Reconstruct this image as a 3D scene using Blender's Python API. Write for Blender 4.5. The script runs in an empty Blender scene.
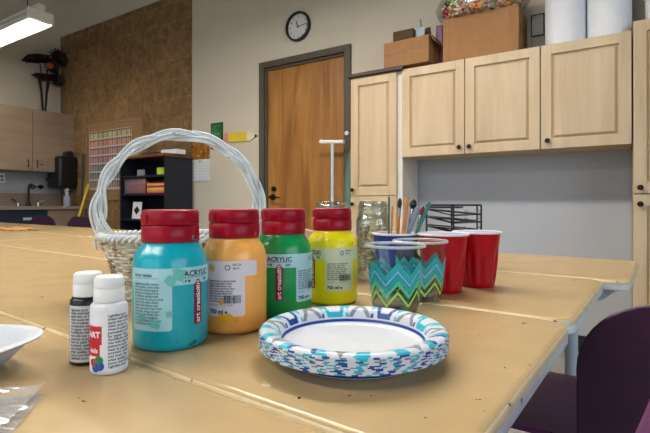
import bpy, bmesh, math, random
from mathutils import Vector, Matrix, Euler
random.seed(7)
C = bpy.context.scene.collection
R = math.radians
T = 0.738                                    # table height

# ------------------------------------------------------------------ camera
cam_d = bpy.data.cameras.new('camera'); cam = bpy.data.objects.new('camera', cam_d); C.objects.link(cam)
cam.location = (0, 0, 0.90); cam.rotation_euler = (R(90), 0, R(32.8))
cam_d.sensor_width = 36; cam_d.lens = 36*460/650; cam_d.shift_y = -12.5/650; cam_d.clip_start = 0.02
bpy.context.scene.camera = cam
# ------------------------------------------------------------------ world, lights, exposure
w = bpy.data.worlds.new('world'); bpy.context.scene.world = w; w.use_nodes = True
w.node_tree.nodes['Background'].inputs[0].default_value = (0.75, 0.86, 1, 1)
w.node_tree.nodes['Background'].inputs[1].default_value = 1.0
vs = bpy.context.scene.view_settings
vs.view_transform = 'Standard'; vs.look = 'None'; vs.gamma = 1; vs.exposure = 0.17; vs.use_curve_mapping = False

def area(name, loc, rot, sx, sy, power, col):
    l = bpy.data.lights.new(name, 'AREA'); l.shape = 'RECTANGLE'; l.size = sx; l.size_y = sy
    l.energy = power; l.color = col
    o = bpy.data.objects.new(name, l); C.objects.link(o); o.location = loc; o.rotation_euler = rot
    return o
WARM = (1.0, 0.965, 0.90); DAY = (0.72, 0.86, 1.0)
area('row_light', (-1.5, 1.45, 2.565), (0, 0, 0), 2.7, 0.18, 52, WARM)
area('row_light', (-2.2, -1.2, 2.565), (0, 0, 0), 4.1, 0.18, 46, WARM)
area('window_fill', (2.98, -0.6, 1.75), (0, R(90), 0), 1.7, 3.2, 44, DAY)  # added side fill from the right, no window known there
area('window_fill', (-1.6, -3.44, 1.75), (R(90), 0, 0), 5.0, 1.7, 26, DAY)

# ------------------------------------------------------------------ materials
def lin(c):
    return tuple((x/255/12.92 if x/255 <= .04045 else ((x/255+.055)/1.055)**2.4) for x in c)
def mat(name, col, rough=.5, metal=0, noise=0, nscale=20, bump=0, bscale=80, spec=.5, emit=0, stretch=None, alpha=None, trans=0, ior=1.45, coat=0, sss=0):
    m = bpy.data.materials.new(name); m.use_nodes = True
    n = m.node_tree.nodes; L = m.node_tree.links; b = n['Principled BSDF']
    c = lin(col); b.inputs['Base Color'].default_value = (*c, 1)
    b.inputs['Roughness'].default_value = rough; b.inputs['Metallic'].default_value = metal
    b.inputs['Specular IOR Level'].default_value = spec; b.inputs['IOR'].default_value = ior
    b.inputs['Coat Weight'].default_value = coat
    if trans: b.inputs['Transmission Weight'].default_value = trans
    if alpha is not None: b.inputs['Alpha'].default_value = alpha
    if emit:
        b.inputs['Emission Color'].default_value = (*c, 1); b.inputs['Emission Strength'].default_value = emit
    tc = None
    if noise or bump:
        tc = n.new('ShaderNodeTexCoord'); mp = n.new('ShaderNodeMapping'); L.new(tc.outputs['Object'], mp.inputs[0])
        if stretch: mp.inputs['Scale'].default_value = stretch
    if noise:
        t = n.new('ShaderNodeTexNoise'); t.inputs['Scale'].default_value = nscale; t.inputs['Detail'].default_value = 5
        L.new(mp.outputs[0], t.inputs[0])
        r = n.new('ShaderNodeValToRGB'); L.new(t.outputs['Fac'], r.inputs[0])
        r.color_ramp.elements[0].position = .3; r.color_ramp.elements[1].position = .7
        r.color_ramp.elements[0].color = (*[x*(1-noise) for x in c], 1)
        r.color_ramp.elements[1].color = (*[min(1, x*(1+noise)) for x in c], 1)
        L.new(r.outputs[0], b.inputs['Base Color'])
    if bump:
        t2 = n.new('ShaderNodeTexNoise'); t2.inputs['Scale'].default_value = bscale; t2.inputs['Detail'].default_value = 4
        L.new(mp.outputs[0], t2.inputs[0])
        bp = n.new('ShaderNodeBump'); bp.inputs['Strength'].default_value = bump; bp.inputs['Distance'].default_value = .004
        L.new(t2.outputs['Fac'], bp.inputs['Height']); L.new(bp.outputs[0], b.inputs['Normal'])
    return m
def spots(m, scale, thr, col, sharp=.02, space='Object'):
    """speckle a material with sparse stains of another colour"""
    n = m.node_tree.nodes; L = m.node_tree.links; b = n['Principled BSDF']
    tc = n.new('ShaderNodeTexCoord'); t = n.new('ShaderNodeTexNoise'); t.inputs['Scale'].default_value = scale; t.inputs['Detail'].default_value = 3
    L.new(tc.outputs[space], t.inputs[0])
    r = n.new('ShaderNodeValToRGB'); L.new(t.outputs['Fac'], r.inputs[0])
    r.color_ramp.elements[0].position = thr; r.color_ramp.elements[0].color = (0, 0, 0, 1)
    r.color_ramp.elements[1].position = thr+sharp; r.color_ramp.elements[1].color = (1, 1, 1, 1)
    mx = n.new('ShaderNodeMix'); mx.data_type = 'RGBA'; L.new(r.outputs[0], mx.inputs[0])
    src = b.inputs['Base Color']
    if src.is_linked: L.new(src.links[0].from_socket, mx.inputs[6])
    else: mx.inputs[6].default_value = src.default_value
    mx.inputs[7].default_value = (*lin(col), 1)
    L.new(mx.outputs[2], src)
    return m
def clearmat(name, col, gloss=.12, rough=.05, tint=1.0):
    """thin clear plastic: mostly transparent with a glossy skin"""
    m = bpy.data.materials.new(name); m.use_nodes = True
    n = m.node_tree.nodes; L = m.node_tree.links; n.remove(n['Principled BSDF']); out = n['Material Output']
    tr = n.new('ShaderNodeBsdfTransparent'); tr.inputs[0].default_value = (*lin(col), 1)
    gl = n.new('ShaderNodeBsdfGlossy'); gl.inputs['Roughness'].default_value = rough
    lw = n.new('ShaderNodeLayerWeight'); lw.inputs[0].default_value = .35
    mr = n.new('ShaderNodeMapRange'); mr.inputs[3].default_value = gloss*.35; mr.inputs[4].default_value = min(1, gloss*4)
    L.new(lw.outputs['Facing'], mr.inputs[0])
    mx = n.new('ShaderNodeMixShader'); L.new(mr.outputs[0], mx.inputs[0]); L.new(tr.outputs[0], mx.inputs[1]); L.new(gl.outputs[0], mx.inputs[2])
    L.new(mx.outputs[0], out.inputs[0])
    return m
def wood(name, c1, c2, rough=.45, scale=3, axis='Z', dist=3, grain=1):
    m = bpy.data.materials.new(name); m.use_nodes = True
    n = m.node_tree.nodes; L = m.node_tree.links; b = n['Principled BSDF']; b.inputs['Roughness'].default_value = rough
    tc = n.new('ShaderNodeTexCoord'); mp = n.new('ShaderNodeMapping'); L.new(tc.outputs['Object'], mp.inputs[0])
    mp.inputs['Scale'].default_value = {'Z': (1, 1, .12), 'X': (.12, 1, 1), 'Y': (1, .12, 1)}[axis]
    t = n.new('ShaderNodeTexNoise'); t.inputs['Scale'].default_value = scale*4; t.inputs['Detail'].default_value = 8; t.inputs['Distortion'].default_value = dist*.3
    L.new(mp.outputs[0], t.inputs[0])
    t2 = n.new('ShaderNodeTexNoise'); t2.inputs['Scale'].default_value = scale*45; t2.inputs['Detail'].default_value = 3
    mp2 = n.new('ShaderNodeMapping'); L.new(tc.outputs['Object'], mp2.inputs[0])
    mp2.inputs['Scale'].default_value = {'Z': (1, 1, .03), 'X': (.03, 1, 1), 'Y': (1, .03, 1)}[axis]
    L.new(mp2.outputs[0], t2.inputs[0])
    ad = n.new('ShaderNodeMath'); ad.operation = 'MULTIPLY_ADD'; ad.inputs[1].default_value = .35*grain
    L.new(t2.outputs['Fac'], ad.inputs[0]); L.new(t.outputs['Fac'], ad.inputs[2])
    r = n.new('ShaderNodeValToRGB'); L.new(ad.outputs[0], r.inputs[0])
    r.color_ramp.elements[0].position = .45; r.color_ramp.elements[1].position = .9
    r.color_ramp.elements[0].color = (*lin(c1), 1); r.color_ramp.elements[1].color = (*lin(c2), 1)
    L.new(r.outputs[0], b.inputs['Base Color'])
    return m

M = {}
M['wall'] = mat('painted wall', (205, 196, 180), .8, noise=.03, nscale=3, bump=.05, bscale=300)
M['wall_cool'] = mat('shaded recess grey', (176, 179, 186), .8, noise=.03, nscale=3)  # cool wall grey with the under-cabinet shade put into its colour
M['backsplash'] = mat('blue grey splash wall', (168, 172, 178), .5, noise=.06, nscale=40)
M['ceiling'] = mat('ceiling paint', (110, 106, 98), .9, noise=.03, nscale=4)
M['floor'] = mat('speckled vinyl floor', (150, 144, 136), .45, noise=.12, nscale=60)
M['black_base'] = mat('black rubber', (28, 26, 27), .6, noise=.1, nscale=30)
M['door'] = wood('door birch', (136, 88, 38), (190, 136, 72), .4, 1.6, 'Z', 5, .6)
M['door_frame'] = mat('olive brown door frame paint', (84, 76, 64), .5, noise=.04, nscale=10)
M['cab'] = wood('pale maple cabinet foil', (184, 160, 128), (206, 184, 154), .34, 2.2, 'Z', 2, .9)
M['cab_in'] = wood('warm maple edge', (186, 158, 122), (208, 182, 146), .5, 2.2, 'Z', 2)  # maple of the cabinet bodies, slightly yellower than the doors
M['cab_top'] = mat('dark cornice strip', (62, 46, 38), .5, noise=.1, nscale=20)
M['cab_white'] = mat('white melamine carcass', (216, 212, 204), .5, noise=.02, nscale=20)
M['sink_cab'] = wood('taupe laminate', (140, 120, 104), (158, 138, 120), .5, 2.5, 'Y', 2, .7)
M['knob'] = mat('bronze knob', (48, 40, 34), .35, .7, noise=.1, nscale=90)
M['steel'] = mat('chrome', (200, 204, 208), .15, 1, noise=.03, nscale=40)
M['dsteel'] = mat('dark steel', (60, 60, 64), .35, .8, noise=.05, nscale=40)
M['counter'] = mat('grey laminate worktop', (150, 138, 128), .4, noise=.08, nscale=90)
M['navy'] = mat('navy panel', (30, 46, 66), .5, noise=.08, nscale=20)
M['white'] = mat('white plastic', (235, 236, 236), .35, noise=.02, nscale=40)
M['white_metal'] = mat('white lamp enamel', (228, 226, 218), .4, noise=.02, nscale=20)
M['black'] = mat('black plastic', (22, 22, 24), .35, noise=.1, nscale=40)
M['black_wire'] = mat('black coated wire', (16, 17, 20), .35, .3, noise=.1, nscale=80)
M['card'] = mat('brown cardboard', (152, 109, 69), .8, noise=.07, nscale=30, bump=.1, bscale=200)
M['card_dark'] = mat('dark brown cardboard', (84, 62, 44), .85, noise=.1, nscale=30)
M['tape'] = mat('packing tape', (120, 84, 50), .25, noise=.04, nscale=30)
M['paper'] = mat('white paper', (222, 224, 232), .6, noise=.03, nscale=14)
M['grey_paper'] = mat('grey carton', (118, 112, 108), .7, noise=.05, nscale=30)
M['plum'] = mat('plum foil pack', (120, 66, 110), .35, noise=.35, nscale=20)
M['purple'] = mat('purple shell', (92, 40, 88), .42, noise=.12, nscale=30, bump=.12, bscale=220, spec=.3)  # lit copy of the shell purple, light from above put into the colour
M['purple_dark'] = mat('dark purple shell', (58, 26, 54), .3, noise=.12, nscale=30, bump=.08, bscale=220)
M['leg_white'] = mat('pale blue grey tube', (196, 206, 218), .4, noise=.05, nscale=30)
M['rubber_brown'] = mat('brown glide', (92, 62, 42), .5, noise=.1, nscale=40)
# laminate table
M['table'] = mat('tan laminate', (184, 157, 115), .25, noise=.07, nscale=14, bump=.035, bscale=160, spec=.5)
spots(M['table'], 55, .715, (120, 84, 54)); spots(M['table'], 23, .72, (216, 190, 150), .03); spots(M['table'], 90, .735, (70, 50, 44), .01)
M['edge'] = mat('worn cream edge', (214, 194, 158), .4, noise=.10, nscale=30, bump=.1, bscale=120)
spots(M['edge'], 45, .66, (120, 96, 72), .04); spots(M['edge'], 80, .70, (50, 44, 44), .02)
M['edge_side'] = mat('off white edge side', (222, 224, 224), .4, noise=.08, nscale=40)
spots(M['edge_side'], 60, .66, (90, 88, 92), .03)
# brick
def brick():
    m = bpy.data.materials.new('split face block'); m.use_nodes = True
    n = m.node_tree.nodes; L = m.node_tree.links; b = n['Principled BSDF']; b.inputs['Roughness'].default_value = .9
    tc = n.new('ShaderNodeTexCoord'); sp = n.new('ShaderNodeSeparateXYZ'); cb = n.new('ShaderNodeCombineXYZ')
    L.new(tc.outputs['Object'], sp.inputs[0]); L.new(sp.outputs[0], cb.inputs[0]); L.new(sp.outputs[2], cb.inputs[1])
    bt = n.new('ShaderNodeTexBrick'); L.new(cb.outputs[0], bt.inputs[0])
    bt.inputs['Scale'].default_value = 1; bt.inputs['Brick Width'].default_value = .40; bt.inputs['Row Height'].default_value = .2
    bt.inputs['Mortar Size'].default_value = .008; bt.inputs['Mortar Smooth'].default_value = .3
    bt.inputs['Color1'].default_value = (*lin((140, 112, 74)), 1); bt.inputs['Color2'].default_value = (*lin((158, 126, 84)), 1)
    bt.inputs['Mortar'].default_value = (*lin((164, 134, 94)), 1)
    nz = n.new('ShaderNodeTexNoise'); nz.inputs['Scale'].default_value = 15; nz.inputs['Detail'].default_value = 9; nz.inputs['Roughness'].default_value = .7
    L.new(tc.outputs['Object'], nz.inputs[0])
    rp = n.new('ShaderNodeValToRGB'); L.new(nz.outputs['Fac'], rp.inputs[0]); rp.color_ramp.elements[0].position = .3; rp.color_ramp.elements[1].position = .7
    rp.color_ramp.elements[0].color = (.45, .43, .41, 1); rp.color_ramp.elements[1].color = (1.3, 1.25, 1.2, 1)
    mx = n.new('ShaderNodeMix'); mx.data_type = 'RGBA'; mx.blend_type = 'MULTIPLY'; mx.inputs[0].default_value = 1
    L.new(bt.outputs['Color'], mx.inputs[6]); L.new(rp.outputs[0], mx.inputs[7]); L.new(mx.outputs[2], b.inputs['Base Color'])
    bp = n.new('ShaderNodeBump'); bp.inputs['Strength'].default_value = .8; bp.inputs['Distance'].default_value = .03
    su = n.new('ShaderNodeMath'); su.operation = 'MULTIPLY_ADD'; su.inputs[1].default_value = -.6
    L.new(bt.outputs['Fac'], su.inputs[0]); L.new(nz.outputs['Fac'], su.inputs[2])
    L.new(su.outputs[0], bp.inputs['Height']); L.new(bp.outputs[0], b.inputs['Normal'])
    return m
M['brick'] = brick()
def flat(name, col, rough=.5, **k): return mat(name, col, rough, noise=k.pop('noise', .03), nscale=40, **k)

# ------------------------------------------------------------------ mesh builder
class G:
    def __init__(s): s.bm = bmesh.new(); s.m = 0; s.X = Matrix.Identity(4)
    def v(s, p): return s.bm.verts.new(s.X @ Vector(p))
    def f(s, vs, m=None):
        try: fc = s.bm.faces.new(vs)
        except ValueError: return None
        fc.material_index = s.m if m is None else m; return fc
    def box(s, x0, x1, y0, y1, z0, z1, m=None):
        v = [s.v((x, y, z)) for z in (z0, z1) for y in (y0, y1) for x in (x0, x1)]
        for q in ((0, 2, 3, 1), (4, 5, 7, 6), (0, 1, 5, 4), (2, 6, 7, 3), (0, 4, 6, 2), (1, 3, 7, 5)): s.f([v[i] for i in q], m)
        return s
    def rbox(s, c, size, rot, m=None):
        old = s.X; s.X = old @ Matrix.Translation(c) @ Euler(rot).to_matrix().to_4x4()
        a, b, d = size[0]/2, size[1]/2, size[2]/2; s.box(-a, a, -b, b, -d, d, m); s.X = old; return s
    def lathe(s, prof, seg=32, c=(0, 0), m=None, a0=0, wob=None, mats=None):
        rings = []
        for (r, z) in prof:
            if r < 1e-6: rings.append([s.v((c[0], c[1], z))]); continue
            rings.append([s.v((c[0]+r*(wob(i/seg, z) if wob else 1)*math.cos(a0+2*math.pi*i/seg), c[1]+r*(wob(i/seg, z) if wob else 1)*math.sin(a0+2*math.pi*i/seg), z)) for i in range(seg)])
        for k in range(len(rings)-1):
            a, b = rings[k], rings[k+1]; mm = mats[k] if mats else m
            for i in range(seg):
                j = (i+1) % seg
                if len(a) == 1 and len(b) == 1: continue
                if len(a) == 1: s.f([a[0], b[j], b[i]][::-1] if 0 else [a[0], b[i], b[j]][::-1], mm)
                elif len(b) == 1: s.f([a[i], a[j], b[0]], mm)
                else: s.f([a[i], a[j], b[j], b[i]], mm)
        return s
    def tube(s, pts, r, seg=8, m=None, closed=False, caps=True, flatten=None):
        pts = [Vector(p) for p in pts]; n = len(pts)
        rr = r if isinstance(r, (list, tuple)) else [r]*n
        tang = []
        for i in range(n):
            a = pts[(i-1) % n] if (closed or i > 0) else pts[i]; b = pts[(i+1) % n] if (closed or i < n-1) else pts[i]
            t = (b-a); tang.append(t.normalized() if t.length > 1e-9 else Vector((0, 0, 1)))
        up = Vector((0, 0, 1)) if abs(tang[0].z) < .9 else Vector((1, 0, 0))
        nn = (up - tang[0]*up.dot(tang[0])).normalized(); rings = []
        for i in range(n):
            t = tang[i]; nn = (nn - t*nn.dot(t)); nn = nn.normalized() if nn.length > 1e-9 else t.orthogonal().normalized()
            bn = t.cross(nn)
            rings.append([s.v(pts[i]+(nn*math.cos(2*math.pi*k/seg)+bn*math.sin(2*math.pi*k/seg)*(flatten or 1))*rr[i]) for k in range(seg)])
        for i in range(n if closed else n-1):
            a, b = rings[i], rings[(i+1) % n]
            for k in range(seg): s.f([a[k], a[(k+1) % seg], b[(k+1) % seg], b[k]], m)
        if caps and not closed: s.f(rings[0][::-1], m); s.f(rings[-1], m)
        return s
    def cyl(s, a, b, r, seg=16, m=None): return s.tube([a, b], r, seg, m)
    def prism(s, poly, z0, z1, m=None):
        a = [s.v((x, y, z0)) for x, y in poly]; b = [s.v((x, y, z1)) for x, y in poly]; n = len(poly)
        s.f(a[::-1], m); s.f(b, m)
        for i in range(n): s.f([a[i], a[(i+1) % n], b[(i+1) % n], b[i]], m)
        return s
    def sphere(s, c, r, m=None, sub=2, sc=(1, 1, 1)):
        mt = s.X @ Matrix.Translation(c) @ Matrix.Diagonal((*sc, 1))
        res = bmesh.ops.create_icosphere(s.bm, subdivisions=sub, radius=r, matrix=mt)
        fs = {f for v in res['verts'] for f in v.link_faces}
        for f in fs: f.material_index = s.m if m is None else m
        return s
    def build(s, name, mats, parent=None, bevel=0, angle=35, loc=None, seg=2, smooth=True, norm=True):
        me = bpy.data.meshes.new(name)
        if norm: bmesh.ops.recalc_face_normals(s.bm, faces=s.bm.faces)
        s.bm.to_mesh(me); s.bm.free()
        for mm in (mats if isinstance(mats, (list, tuple)) else [mats]): me.materials.append(M[mm] if isinstance(mm, str) else mm)
        if smooth:
            me.polygons.foreach_set('use_smooth', [True]*len(me.polygons)); me.set_sharp_from_angle(angle=R(angle))
        o = bpy.data.objects.new(name, me); C.objects.link(o)
        if parent: o.parent = parent
        if loc: o.location = loc
        if bevel:
            b = o.modifiers.new('bevel', 'BEVEL'); b.width = bevel; b.segments = seg; b.limit_method = 'ANGLE'; b.angle_limit = R(40)
        return o
def struct(o): o['kind'] = 'structure'; return o
def tag(o, label, cat, group=None):
    o['label'] = label; o['category'] = cat
    if group: o['group'] = group
    return o
def thing(name, label, cat, loc=(0, 0, 0), rz=0, group=None, rot=None):
    o = bpy.data.objects.new(name, None); C.objects.link(o); o.location = loc; o.rotation_euler = rot or (0, 0, rz)
    o.empty_display_size = .05
    return tag(o, label, cat, group)
def dup(root, loc=None, rz=None, label=None):
    r = root.copy(); C.objects.link(r)
    if loc: r.location = loc
    if rz is not None: r.rotation_euler = (0, 0, rz)
    if label: r['label'] = label
    for ch in list(root.children):
        c = ch.copy(); C.objects.link(c); c.parent = r
        for g in list(ch.children):
            d = g.copy(); C.objects.link(d); d.parent = c
    return r
def text_geo(s, size, bold=0, align='LEFT'):
    cu = bpy.data.curves.new('t', 'FONT'); cu.body = s; cu.size = size; cu.offset = bold; cu.align_x = align; cu.resolution_u = 2
    o = bpy.data.objects.new('t', cu); C.objects.link(o)
    bpy.context.view_layer.update()
    me = o.evaluated_get(bpy.context.evaluated_depsgraph_get()).to_mesh()
    vs_ = [(v.co.x, v.co.y) for v in me.vertices]; fs_ = [list(p.vertices) for p in me.polygons]
    bpy.data.objects.remove(o); bpy.data.curves.remove(cu)
    return vs_, fs_
def put_text(g, s, size, fn, m, bold=0, align='LEFT', rot=False):
    vs_, fs_ = text_geo(s, size, bold, align)
    vv = [g.v(fn(*((-y, x) if rot else (x, y)))) for x, y in vs_]
    for f in fs_: g.f([vv[i] for i in f], m)

# ------------------------------------------------------------------ the room
WY = 3.20; XL = -6.14
struct(G().box(-8.2, 3.2, -3.6, 3.5, -.12, 0).build('floor', 'floor'))
struct(G().box(-8.2, 3.2, -3.6, 3.5, 3.9, 4.0).build('ceiling', 'ceiling'))
DX0, DX1, DZ = -2.705, -1.865, 2.12             # door opening
g = G(); g.box(XL-.15, DX0, WY, WY+.15, 0, 3.9); g.box(DX1, 3.2, WY, WY+.15, 0, 3.9); g.box(DX0, DX1, WY, WY+.15, DZ, 3.9)
struct(g.build('wall_back', 'wall'))
struct(G().box(XL, -3.672, WY-.03, WY, 0, 3.07).build('wall_brick', 'brick', smooth=False))
struct(G().box(XL-.15, XL, -3.6, WY, 0, 3.9).build('wall_left', 'wall'))
g = G(); g.box(3.05, 3.2, -3.6, -2.3, 0, 3.9); g.box(3.05, 3.2, 1.1, WY, 0, 3.9); g.box(3.05, 3.2, -2.3, 1.1, 0, .85); g.box(3.05, 3.2, -2.3, 1.1, 2.65, 3.9)
struct(g.build('wall_right', 'wall'))
g = G(); g.box(XL, -4.2, -3.6, -3.5, 0, 3.9); g.box(1.0, 3.05, -3.6, -3.5, 0, 3.9); g.box(-4.2, 1.0, -3.6, -3.5, 0, .85); g.box(-4.2, 1.0, -3.6, -3.5, 2.65, 3.9)
struct(g.build('wall_front', 'wall'))
M['pane'] = clearmat('window glass', (235, 240, 240), .1)
g = G()
for i in range(4): x = 3.1; y = -2.3+i*1.1333; g.box(x, x+.05, y-.03, y+.03, .85, 2.65)
g.box(3.1, 3.15, -2.3, 1.1, .85, .91); g.box(3.1, 3.15, -2.3, 1.1, 2.59, 2.65)
wn = struct(g.build('added_window', 'white')); G().box(3.12, 3.126, -2.3, 1.1, .85, 2.65).build('pane', 'pane', wn)  # window added on the unseen right wall to go with the fill
g = G()
for i in range(5): x = -4.2+i*1.3; g.box(x-.03, x+.03, -3.58, -3.53, .85, 2.65)
g.box(-4.2, 1, -3.58, -3.53, .85, .91); g.box(-4.2, 1, -3.58, -3.53, 2.59, 2.65)
wn = struct(g.build('window_2', 'white')); G().box(-4.2, 1.0, -3.556, -3.55, .85, 2.65).build('pane', 'pane', wn)
g = G(); g.box(-3.67, DX0-.06, WY-.012, WY, 0, .1); g.box(-1.25, .06, WY-.012, WY, 0, .1); struct(g.build('baseboard_back', 'black_base'))
# cool grey recess wall, darkened for the shade below the wall cabinets
struct(G().box(-1.255, .05, WY-.004, WY, .1, 1.3).build('trim_1', 'wall_cool'))
# door
dr = struct(G().box(DX0+.005, DX1-.005, WY+.02, WY+.065, .01, DZ-.006).build('door_1', 'door', bevel=.002))
g = G(); fw = .055
g.box(DX0-fw, DX0, WY-.025, WY+.1, 0, DZ+fw); g.box(DX1, DX1+fw, WY-.025, WY+.1, 0, DZ+fw); g.box(DX0, DX1, WY-.025, WY+.1, DZ, DZ+fw)
g.box(DX0, DX0+.02, WY+.0, WY+.018, 0, DZ); g.box(DX1-.02, DX1, WY, WY+.018, 0, DZ); g.box(DX0+.02, DX1-.02, WY, WY+.018, DZ-.02, DZ)
struct(g.build('trim_2', 'door_frame', bevel=.003))
g = G(); g.cyl((-2.625, WY+.02, .962), (-2.625, WY+.004, .962), .028, 20); g.cyl((-2.625, WY+.01, .962), (-2.625, WY-.04, .962), .011, 12)
g.tube([(-2.625, WY-.04, .962), (-2.58, WY-.045, .965), (-2.53, WY-.042, .958), (-2.51, WY-.036, .955)], [.010, .009, .008, .006], 10); g.build('door_handle', 'knob', dr)
g = G(); g.cyl((-2.615, WY+.02, 1.035), (-2.615, WY+.002, 1.035), .022, 20); g.cyl((-2.615, WY+.004, 1.035), (-2.615, WY-.006, 1.035), .011, 12); g.build('lock', 'knob', dr)

# ------------------------------------------------------------------ cabinets on the door wall
CF = 2.90                                        # plane of the carcass fronts
def panel_door(g, x0, x1, z0, z1, y, th=.02, fr=.055, insets=None):
    """a routed door: rails and stiles, a groove, a bevelled raised field; front faces -Y at y-th"""
    g.box(x0, x1, y-th*.3, y, z0, z1)
    yf = y-th
    fields = insets or [(z0+fr, z1-fr)]
    g.box(x0, x0+fr, yf, y-th*.25, z0, z1); g.box(x1-fr, x1, yf, y-th*.25, z0, z1)
    zs = [z0]+[v for f in fields for v in f]+[z1]
    for k in range(0, len(zs), 2): g.box(x0+fr, x1-fr, yf, y-th*.25, zs[k], zs[k+1])
    for a, b in fields:
        gw = .006; bw = .013
        o = [(x0+fr+gw, a+gw), (x1-fr-gw, a+gw), (x1-fr-gw, b-gw), (x0+fr+gw, b-gw)]
        i = [(x0+fr+gw+bw, a+gw+bw), (x1-fr-gw-bw, a+gw+bw), (x1-fr-gw-bw, b-gw-bw), (x0+fr+gw+bw, b-gw-bw)]
        ov = [g.v((p[0], y-th*.3, p[1])) for p in o]; iv = [g.v((p[0], yf+.001, p[1])) for p in i]
        for k in range(4): g.f([ov[k], ov[(k+1) % 4], iv[(k+1) % 4], iv[k]])
        g.f(iv)
    return g
def knob(parent, x, z, y=CF-.02):
    g = G(); old = g.X; g.X = Matrix.Translation((x, y, z)) @ Euler((R(90), 0, 0)).to_matrix().to_4x4()
    g.lathe([(.0, 0), (.007, 0), (.005, .008), (.006, .012), (.013, .016), (.014, .021), (.009, .026), (0, .027)], 18); g.X = old
    return g.build('knob', 'knob', parent)
def wall_cab(x0, x1, z0, z1, doors, label):
    t = thing('wall_cabinet', label, 'cabinet', ((x0+x1)/2, WY, z0)); ox = -(x0+x1)/2; oz = -z0
    def L_(g): g.X = Matrix.Translation((ox, -WY, oz)); return g
    g = L_(G()); g.box(x0, x1, CF, WY-.001, z0, z1); g.build('body', 'cab_in', t, bevel=.001)
    for (a, b, kx, kz) in doors:
        g = L_(G()); panel_door(g, a+.0015, b-.0015, z0-.004, z1+.002, CF-.001)
        d = g.build('door', 'cab', t, bevel=.0015, smooth=False)
        k = knob(d, 0, 0, 0); k.location = (kx+ox, CF-.021-WY, kz+oz)
    return t
wall_cab(-1.242, -.392, 1.218, 1.802, [(-1.242, -.822, -.852, 1.255), (-.820, -.392, -.790, 1.255)], 'maple double door wall cabinet beside the tall narrow cabinet, below the cardboard boxes')
wall_cab(-.389, .045, 1.218, 1.802, [(-.389, .045, -.352, 1.258)], 'maple single door wall cabinet under the white paper rolls')
def tall_cab(x0, x1, z1, doors, label, cornice=False, side='cab_white'):
    t = thing('tall_cabinet', label, 'cabinet', ((x0+x1)/2, WY, 0)); ox = -(x0+x1)/2
    def L_(g): g.X = Matrix.Translation((ox, -WY, 0)); return g
    L_(G()).box(x0, x1, CF, WY-.015, .08, z1).build('body', side, t, bevel=.001)
    L_(G()).box(x0+.02, x1-.02, CF+.04, WY-.015, 0, .08).build('plinth', 'black_base', t)
    for (z0, zz, kx, kz) in doors:
        g = L_(G()); panel_door(g, x0+.0015, x1-.0015-(.034 if cornice else 0), z0, zz, CF-.001, fr=.058); d = g.build('door', 'cab', t, bevel=.0015, smooth=False)
        k = knob(d, 0, 0, 0); k.location = (kx+ox, CF-.021-WY, kz)
    if cornice: L_(G()).box(x0-.015, x1+.02, CF-.045, WY-.015, z1+.001, z1+.026).build('top_board', 'cab_top', t, bevel=.003)
    return t
tall_cab(-1.637, -1.245, 1.80, [(.96, 1.798, -1.615, 1.0), (.10, .954, -1.615, .9)], 'tall narrow maple cabinet right of the wooden door', True)
tall_cab(.051, .60, 1.855, [(.955, 1.85, .082, .985), (.10, .949, .082, .90)], 'tall maple cabinet at the right edge of the picture', side='cab_in')

# ------------------------------------------------------------------ things on top of the cabinets
ZT = 1.8045
def open_box(g, w, d, h, th=.004, m=0):
    g.box(-w/2, w/2, -d/2, d/2, 0, th, m)
    g.box(-w/2, w/2, -d/2, -d/2+th, th, h, m); g.box(-w/2, w/2, d/2-th, d/2, th, h, m)
    g.box(-w/2, -w/2+th, -d/2+th, d/2-th, th, h, m); g.box(w/2-th, w/2, -d/2+th, d/2-th, th, h, m)
    return g
t = thing('cardboard_box', 'small open cardboard box with papers standing on the tall narrow cabinet', 'box', (-1.215, 2.985, 1.832), R(-2))
g = open_box(G(), .325, .19, .175); g.build('box_body', 'card', t, bevel=.001)
g = G(); g.box(-.16, .16, -.0965, -.0955, .094, .098); g.build('seam_tape', 'tape', t)
g = G(); g.rbox((.181, 0, .157), (.055, .18, .004), (0, R(60), 0)); g.build('flap', 'card', t)
tag(G().rbox((0, 0, .145), (.15, .05, .24), (0, 0, 0)).build('carton', 'card_dark', bevel=.003), 'dark brown carton with pale rim standing in the small open box', 'box').location = (-1.268, 2.985, 1.8365)
tag(G().rbox((0, 0, .13), (.05, .006, .26), (0, 0, 0)).build('folder', flat('pale blue card', (160, 176, 190))), 'pale blue card folder upright in the small open box', 'folder').location = (-1.14, 2.97, 1.8365)
tag(G().rbox((0, 0, .135), (.05, .012, .26), (0, R(-8), 0)).build('cardboard_piece', 'card_dark'), 'brown scrap of cardboard leaning out of the small open box', 'cardboard').location = (-1.105, 3.03, 1.8415)
tag(G().cyl((0, 0, 0), (-.04, 0, .33), .003, 8).build('dowel', 'black'), 'thin dark stick poking up out of the small open box', 'stick').location = (-1.12, 3.01, 1.8365)
# large box
t = thing('cardboard_box', 'large closed cardboard box on the double door wall cabinet', 'box', (-.736, 3.03, ZT), 0)
G().box(-.228, .228, -.14, .14, 0, .275).build('box_body', 'card', t, bevel=.003)
g = G(); g.box(-.19, -.188, -.1408, -.139, .002, .273); g.build('crease', 'tape', t); g = G(); g.box(.165, .167, -.1408, -.139, .002, .273); g.build('crease', 'tape', t)
g = G()
put_text(g, 'FRAGILE', .045, lambda a, b: (.2286, -.10+a, .13+b), 0, .0008); g.build('printed_lettering', 'black', t)
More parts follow.
